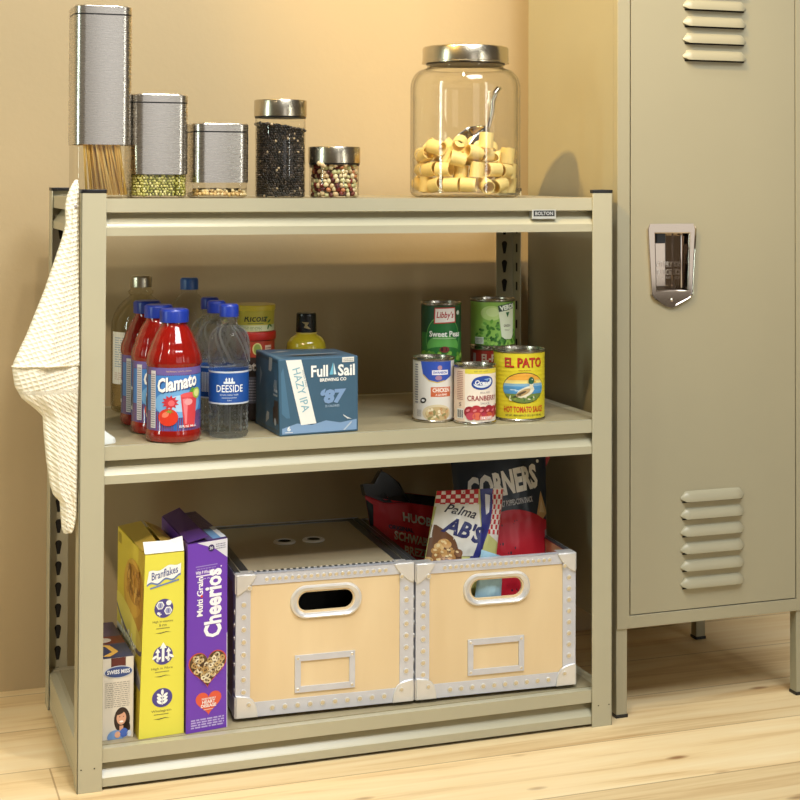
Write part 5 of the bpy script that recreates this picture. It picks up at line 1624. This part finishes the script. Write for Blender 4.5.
        for x in (w * 0.415, w * 0.590):
            mb = MB()
            mb.lathe([(0.0115, 0.0030), (0.0145, 0.0044), (0.0185, 0.0036), (0.0200, 0.0018), (0.0190, 0.0002)], ALUL, 36, cap0=False, cap1=False)
            rg = mb.build('finger_ring', l_, (x, d * 0.56, f + h - 0.001))
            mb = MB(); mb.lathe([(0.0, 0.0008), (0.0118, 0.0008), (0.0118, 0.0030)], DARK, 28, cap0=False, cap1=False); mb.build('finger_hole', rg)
    else:
        # aluminium rim on the open top edges
        for x in (0.0045, w - 0.0045):
            mb = MB(); mb.box((x, d / 2, f + h - 0.0012), (0.0095, d - 0.002, 0.0024), ALUDK, 0.0005); mb.build('rim', o)
    if lid:
        for x in (0.0045, w - 0.0045):
            mb = MB(); mb.box((x, d / 2, f + h - 0.0006), (0.0085, d - 0.026, 0.0040), ALUDK, 0.0005); mb.build('rim', o)
    return o
storage_case('storage_case', (0.2565, 0.0485, S3), -0.040, 0.2985, 0.2290, True, 'lidded plywood storage case with riveted aluminium edges, left of the pair')
storage_case('storage_case', (0.5597, 0.0365, S3), -0.046, 0.2870, 0.2255, False, 'open plywood storage case with riveted edges, full of snack bags')

# ------------------------------------------------------------------ snack bags
def bag(name, corners, thick, m, label, art, artsize, cat='bag', seed=0, wr=0.008, nu=36, nv=44, top_m=None, fmt=None):
    P = [Vector(c) for c in corners]     # BL, BR, TR, TL
    n = (P[1] - P[0]).cross(P[3] - P[0]).normalized()
    if n.y > 0:
        n = -n
    def surf(s, t, side, h=0.0):
        s_, t_ = min(1, max(0, s)), min(1, max(0, t))
        base = P[0] * (1 - s) * (1 - t) + P[1] * s * (1 - t) + P[2] * s * t + P[3] * (1 - s) * t
        puff = (max(0, math.sin(PI * s_)) ** 0.55) * (max(0, math.sin(PI * (0.04 + 0.92 * t_))) ** 0.6)
        q = base * 26 + Vector((seed * 3.1, side, 0))
        wrk = noise.noise(q) * wr + noise.noise(q * 2.7) * wr * 0.45 + abs(noise.noise(Vector((s * 11 + seed, t * 2.2, side)))) * wr * 0.9
        edge = max(0, math.sin(PI * s_)) ** 0.3
        return base + n * (side * puff * thick + wrk * edge * (1 if side > 0 else -1) + h)
    mb = MB()
    for side in (1, -1):
        g = [[mb.bm.verts.new(surf(i / nu, j / nv, side)) for i in range(nu + 1)] for j in range(nv + 1)]
        for j in range(nv):
            for i in range(nu):
                f_ = mb.bm.faces.new((g[j][i], g[j][i + 1], g[j + 1][i + 1], g[j + 1][i]))
                f_.smooth = True
                f_.material_index = mb.mi(m)
    bmesh.ops.remove_doubles(mb.bm, verts=mb.bm.verts, dist=0.0004)
    o = mb.build(name)
    tag(o, label, cat)
    if art:
        Wd, Hd = artsize
        a = Art(); art(a, Wd, Hd)
        a.build('bag_print', lambda u, v, h: surf(u / Wd, v / Hd, 1, h * 1.6 + 0.0015), o, step=Wd / nu / 1.0, vstep=Hd / nv / 1.0, clip=(0.0, Wd, 0.0, Hd))
    return o, surf, n
FOIL_R = mat('foil_red', rgb(170, 28, 36), 0.3, coat=0.3)
FOIL_K = mat('foil_navy', rgb(34, 42, 58), 0.34, coat=0.3)
FOIL_Y = mat('foil_yellow', rgb(204, 206, 120), 0.3, coat=0.3)
def art_corners(a, w, h):
    a.rect(0, 0, w, h, '27303e', 0)
    c = [(0, 0), (w, 0), (w, h * 0.56)]
    c += [(w - w * k / 14, h * (0.56 + 0.10 * math.sin(PI * k / 14) - 0.06 * k / 14)) for k in range(15)]
    a.poly(c, 'd02638', 1)
    a.poly([(0, h * 0.95), (w * 0.75, h * 0.98), (w * 0.75, h), (0, h)], 'b02630', 1)
    a.text('CORNERS', w * 0.49, h * 0.765, w * 0.76, h * 0.125, 'f2efe8', 3, bold=0.05, shear=0.12, rot=0.16)
    a.ell(w * 0.88, h * 0.865, 0.003, 0.003, 'f2efe8', 3)
    a.text('SEA SALT POPPED-CORN SNACK', w * 0.58, h * 0.668, w * 0.44, h * 0.030, 'c4c6cc', 3, bold=0.03, rot=0.10)
    a.poly([(w * 0.03, h * 0.72), (w * 0.15, h * 0.74), (w * 0.17, h * 0.66), (w * 0.05, h * 0.64)], 'b02630', 2)
    a.poly([(w * 0.84, h * 0.60), (w * 0.905, h * 0.715), (w * 0.985, h * 0.60), (w * 0.92, h * 0.575)], 'd2aa74', 3)
    a.poly([(w * 0.87, h * 0.61), (w * 0.905, h * 0.675), (w * 0.95, h * 0.605)], 'e4c898', 4)
    a.poly([(w * 0.02, h * 0.62), (w * 0.06, h * 0.66), (w * 0.10, h * 0.60), (w * 0.05, h * 0.56)], 'c89c50', 3)
    a.rect(w * 0.955, h * 0.10, w, h * 0.52, 'a8a0a0', 2)
    a.lines(w * 0.962, h * 0.12, w * 0.998, h * 0.50, 22, '6a5a5c', 3)
o, sf, nn = bag('popped_corn_bag', [(0.690, 0.135, 0.125), (0.840, 0.127, 0.125), (0.866, 0.192, 0.470), (0.680, 0.200, 0.470)], 0.034, FOIL_K, 'large navy and red snack bag, tallest in the open storage case', art_corners, (0.165, 0.34), seed=1, wr=0.0045)
flap('torn_corner', [(0.828, 0.186, 0.448), (0.854, 0.184, 0.451), (0.878, 0.182, 0.462), (0.872, 0.184, 0.428), (0.862, 0.188, 0.405)], 0.001, FOIL_R, o, 'red torn top corner of the bag')
def art_abs(a, w, h):
    a.rect(0, 0, w, h, 'c9c77e', 0)
    rnd = random.Random(2)
    a.rect(0, h * 0.86, w * 0.6, h, 'b8282e', 1)
    for i in range(9):
        for j in range(4):
            if (i + j) % 2 == 0:
                a.rect(w * i / 15, h * (0.86 + 0.035 * j), w * (i + 0.9) / 15, h * (0.86 + 0.035 * j + 0.03), 'e6ded6', 2)
    a.poly([(w * 0.80, h * 0.66), (w, h * 0.60), (w, h), (w * 0.74, h)], 'e0d8d0', 1)
    for i in range(6):
        for j in range(9):
            if (i + j) % 2 == 0:
                a.rect(w * (0.80 + 0.036 * i), h * (0.66 + 0.037 * j), w * (0.80 + 0.036 * i + 0.034), h * (0.66 + 0.037 * j + 0.034), 'b8282e', 2)
    a.poly([(w * 0.62, h), (w * 0.82, h), (w * 0.82, h * 0.72), (w * 0.62, h * 0.36), (w * 0.56, h * 0.2), (w * 0.44, h * 0.2), (w * 0.58, h * 0.5), (w * 0.68, h * 0.72)], '2c2f78', 3)
    a.poly([(w * 0.70, h * 0.96), (w * 0.78, h * 0.95), (w * 0.77, h * 0.82), (w * 0.73, h * 0.80)], 'd8d8e0', 4)
    a.poly([(0, h * 0.58), (w * 0.02, h * 0.88), (w * 0.62, h * 0.88), (w * 0.67, h * 0.70), (w * 0.60, h * 0.48), (w * 0.38, h * 0.46), (w * 0.28, h * 0.60)], 'dcd8ce', 4)
    a.text('Palma', w * 0.36, h * 0.825, w * 0.46, h * 0.075, '2a2430', 6, shear=0.3, bold=0.015, rot=-0.22)
    a.text("AB'S", w * 0.42, h * 0.675, w * 0.58, h * 0.14, '22285e', 6, bold=0.04, rot=-0.27, shear=0.1)
    a.poly([(0, 0), (w * 0.48, 0), (w * 0.44, h * 0.46), (w * 0.30, h * 0.60), (w * 0.05, h * 0.70), (0, h * 0.70)], '6a4428', 5)
    for k in range(60):
        x, y = rnd.uniform(0.02, 0.42) * w, rnd.uniform(0.05, 0.62) * h
        if y / h > 0.68 - 0.45 * x / w:
            continue
        a.ell(x, y, 0.0075, 0.0070, rnd.choice(['b88648', 'd8b070', '9c6830', 'c89858', '7a4c24']), 5 + (k % 5), rot=rnd.random() * 3, n=12)
        a.ell(x - 0.002, y + 0.002, 0.0028, 0.002, 'e6cc96', 10 + (k % 3), rot=rnd.random() * 3, n=8)
    a.rect(w * 0.40, h * 0.30, w * 0.52, h * 0.36, '3c8a4a', 7)
bag('caramel_corn_bag', [(0.576, 0.078, 0.215), (0.704, 0.072, 0.165), (0.746, 0.105, 0.396), (0.626, 0.118, 0.396)], 0.020, FOIL_Y, 'yellow and blue popcorn bag leaning at the front of the open storage case', art_abs, (0.112, 0.225), seed=2, wr=0.006)
def art_hub(a, w, h):
    a.rect(0, 0, w, h, 'd22e3a', 0)
    a.poly([(0, h * 0.93), (w, h * 0.90), (w, h), (0, h)], '17181c', 1)
    a.poly([(0, h * 0.5), (w * 0.07, h * 0.86), (0, h * 0.9)], '17181c', 1)
    a.text('HUOBER', w * 0.66, h * 0.76, w * 0.52, h * 0.085, 'f0e8e4', 2, bold=0.04, rot=-0.12)
    a.text('ORIGINAL', w * 0.36, h * 0.67, w * 0.30, h * 0.042, '2a2a4a', 2, bold=0.05, rot=-0.08)
    a.text('SCHWABISCHE', w * 0.60, h * 0.57, w * 0.68, h * 0.085, 'f0e8e4', 2, bold=0.04, rot=-0.14)
    a.text('BREZEL', w * 0.55, h * 0.46, w * 0.36, h * 0.080, 'f0e8e4', 2, bold=0.04, rot=-0.14)
    a.rect(0, h * 0.28, w * 0.05, h * 0.62, 'bfc0c4', 2)
o, sf, nn = bag('pretzel_bag', [(0.596, 0.318, 0.16), (0.722, 0.305, 0.150), (0.727, 0.335, 0.335), (0.566, 0.345, 0.362)], 0.026, FOIL_R, 'red and black pretzel bag at the back of the open storage case', art_hub, (0.155, 0.205), seed=3, wr=0.006)
mb = MB()
tipP = [(0.565, 0.340, 0.352), (0.560, 0.338, 0.372), (0.580, 0.338, 0.372), (0.595, 0.336, 0.397), (0.612, 0.334, 0.386), (0.628, 0.332, 0.372), (0.648, 0.330, 0.335), (0.600, 0.326, 0.338)]
mb.rings([[(x, y - 0.004, z) for x, y, z in tipP], [(x, y - 0.011 + 0.004 * math.sin(k * 2), z) for k, (x, y, z) in enumerate(tipP)], [(x, y + 0.010, z - 0.004) for x, y, z in tipP]], mat('foil_black', rgb(22, 23, 27), 0.3, coat=0.3), True, True)
q = mb.build('torn_top', o); q['label'] = 'black crumpled open top'
# light blue wrapper
bag('blue_packet', [(0.664, 0.050, 0.185), (0.716, 0.048, 0.185), (0.724, 0.052, 0.290), (0.684, 0.054, 0.305)], 0.006, mat('pale_blue_paper', rgb(158, 196, 216), 0.6), 'pale blue packet tucked behind the handle hole of the open storage case', None, None, cat='packet', seed=5, wr=0.004, nu=16, nv=20)

# ------------------------------------------------------------------ lights, world, camera
def area(name, loc, target, sx, sy, power, col):
    l = bpy.data.lights.new(name, 'AREA'); l.shape = 'RECTANGLE'; l.size = sx; l.size_y = sy; l.energy = power; l.color = col
    o = bpy.data.objects.new(name, l); COL.objects.link(o); o.location = loc
    o.rotation_euler = (Vector(target) - Vector(loc)).to_track_quat('-Z', 'Y').to_euler(); return o
def spot(name, loc, target, power, col, ang, rad, blend=0.6):
    l = bpy.data.lights.new(name, 'SPOT'); l.energy = power; l.color = col; l.spot_size = ang; l.spot_blend = blend; l.shadow_soft_size = rad
    o = bpy.data.objects.new(name, l); COL.objects.link(o); o.location = loc
    o.rotation_euler = (Vector(target) - Vector(loc)).to_track_quat('-Z', 'Y').to_euler(); return o
spot('unseen_overhead_spot', (0.35, -0.42, 2.6), (0.4, 0.0, 0.5), 48, (1.0, 0.95, 0.84), 1.6, 0.05)
spot('unseen_overhead_spot', (0.15, -0.98, 2.95), (0.35, 0.4, 0.8), 84, (1.0, 0.92, 0.77), 1.0, 0.05)
spot('unseen_overhead_spot', (-1.05, -1.0, 3.0), (0.98, 0.36, 1.2), 440, (1.0, 0.66, 0.20), 0.46, 0.04, 0.9)
spot('unseen_overhead_spot', (-0.95, -1.7, 2.4), (-0.15, 0.45, 0.18), 150, (1.0, 0.86, 0.70), 0.62, 0.05, 0.9)  # unseen spot added to brighten the lower left wall and towel
area('unseen_key_light', (0.75, -1.8, 3.0), (0.4, 0.1, 0.5), 1.3, 1.0, 82, (0.93, 0.97, 1.0))  # unseen broad key light above and in front of the shelves
area('unseen_area_light', (2.05, -3.1, 1.5), (0.5, 0.1, 0.9), 0.16, 1.7, 9, (0.95, 1.0, 0.95))
area('unseen_area_light', (-3.0, -0.9, 1.7), (0.3, 0.1, 0.9), 0.25, 1.9, 30, (0.80, 0.98, 0.88))
area('unseen_area_light', (0.75, -3.8, 1.4), (0.8, 0.1, 1.2), 0.9, 1.7, 5, (0.97, 0.97, 1.0))  # dim light added so the steel canisters have something pale to reflect
area('unseen_area_light', (2.9, -3.8, 1.3), (1.2, 0.1, 1.0), 1.8, 1.7, 7, (1.0, 0.93, 0.84))  # warm light added to brighten the reflection in the locker handle
wd = bpy.data.worlds.new('room_ambience'); SC.world = wd; wd.use_nodes = True
N, Lk = wd.node_tree.nodes, wd.node_tree.links
bg = N['Background']
tc = N.new('ShaderNodeTexCoord'); sx_ = N.new('ShaderNodeSeparateXYZ'); Lk.new(tc.outputs['Generated'], sx_.inputs[0])
rp = N.new('ShaderNodeValToRGB'); Lk.new(mathn(N, Lk, 'ADD', mathn(N, Lk, 'MULTIPLY', sx_.outputs[2], 0.5), 0.5), rp.inputs['Fac'])
e = rp.color_ramp.elements
e[0].position, e[0].color = 0.30, rgb(150, 112, 72)
e[1].position, e[1].color = 0.85, rgb(120, 104, 84)
k = e.new(0.55); k.color = rgb(196, 178, 150)
Lk.new(rp.outputs['Color'], bg.inputs['Color']); bg.inputs['Strength'].default_value = 0.19

cam = bpy.data.cameras.new('camera'); co = bpy.data.objects.new('camera', cam); COL.objects.link(co)
yaw, pitch, roll = -0.34630, 0.01990, -0.00350
Rm = Matrix.Rotation(yaw, 3, 'Z') @ Matrix.Rotation(pitch, 3, 'X') @ Matrix.Rotation(roll, 3, 'Y')
co.matrix_world = Matrix.Translation((-0.3179, -2.4008, 0.9387)) @ (Rm @ Matrix.Rotation(PI / 2, 3, 'X')).to_4x4()
cam.sensor_width = 36; cam.sensor_fit = 'HORIZONTAL'
cam.lens = 1545.21 / 800 * 36
cam.shift_x = (400 - 418.76) / 800
cam.shift_y = (146.95 - 400) / 800
cam.clip_start = 0.05
SC.camera = co
SC.view_settings.view_transform = 'Standard'; SC.view_settings.look = 'None'; SC.view_settings.gamma = 1; SC.view_settings.use_curve_mapping = False
SC.view_settings.exposure = 0.0
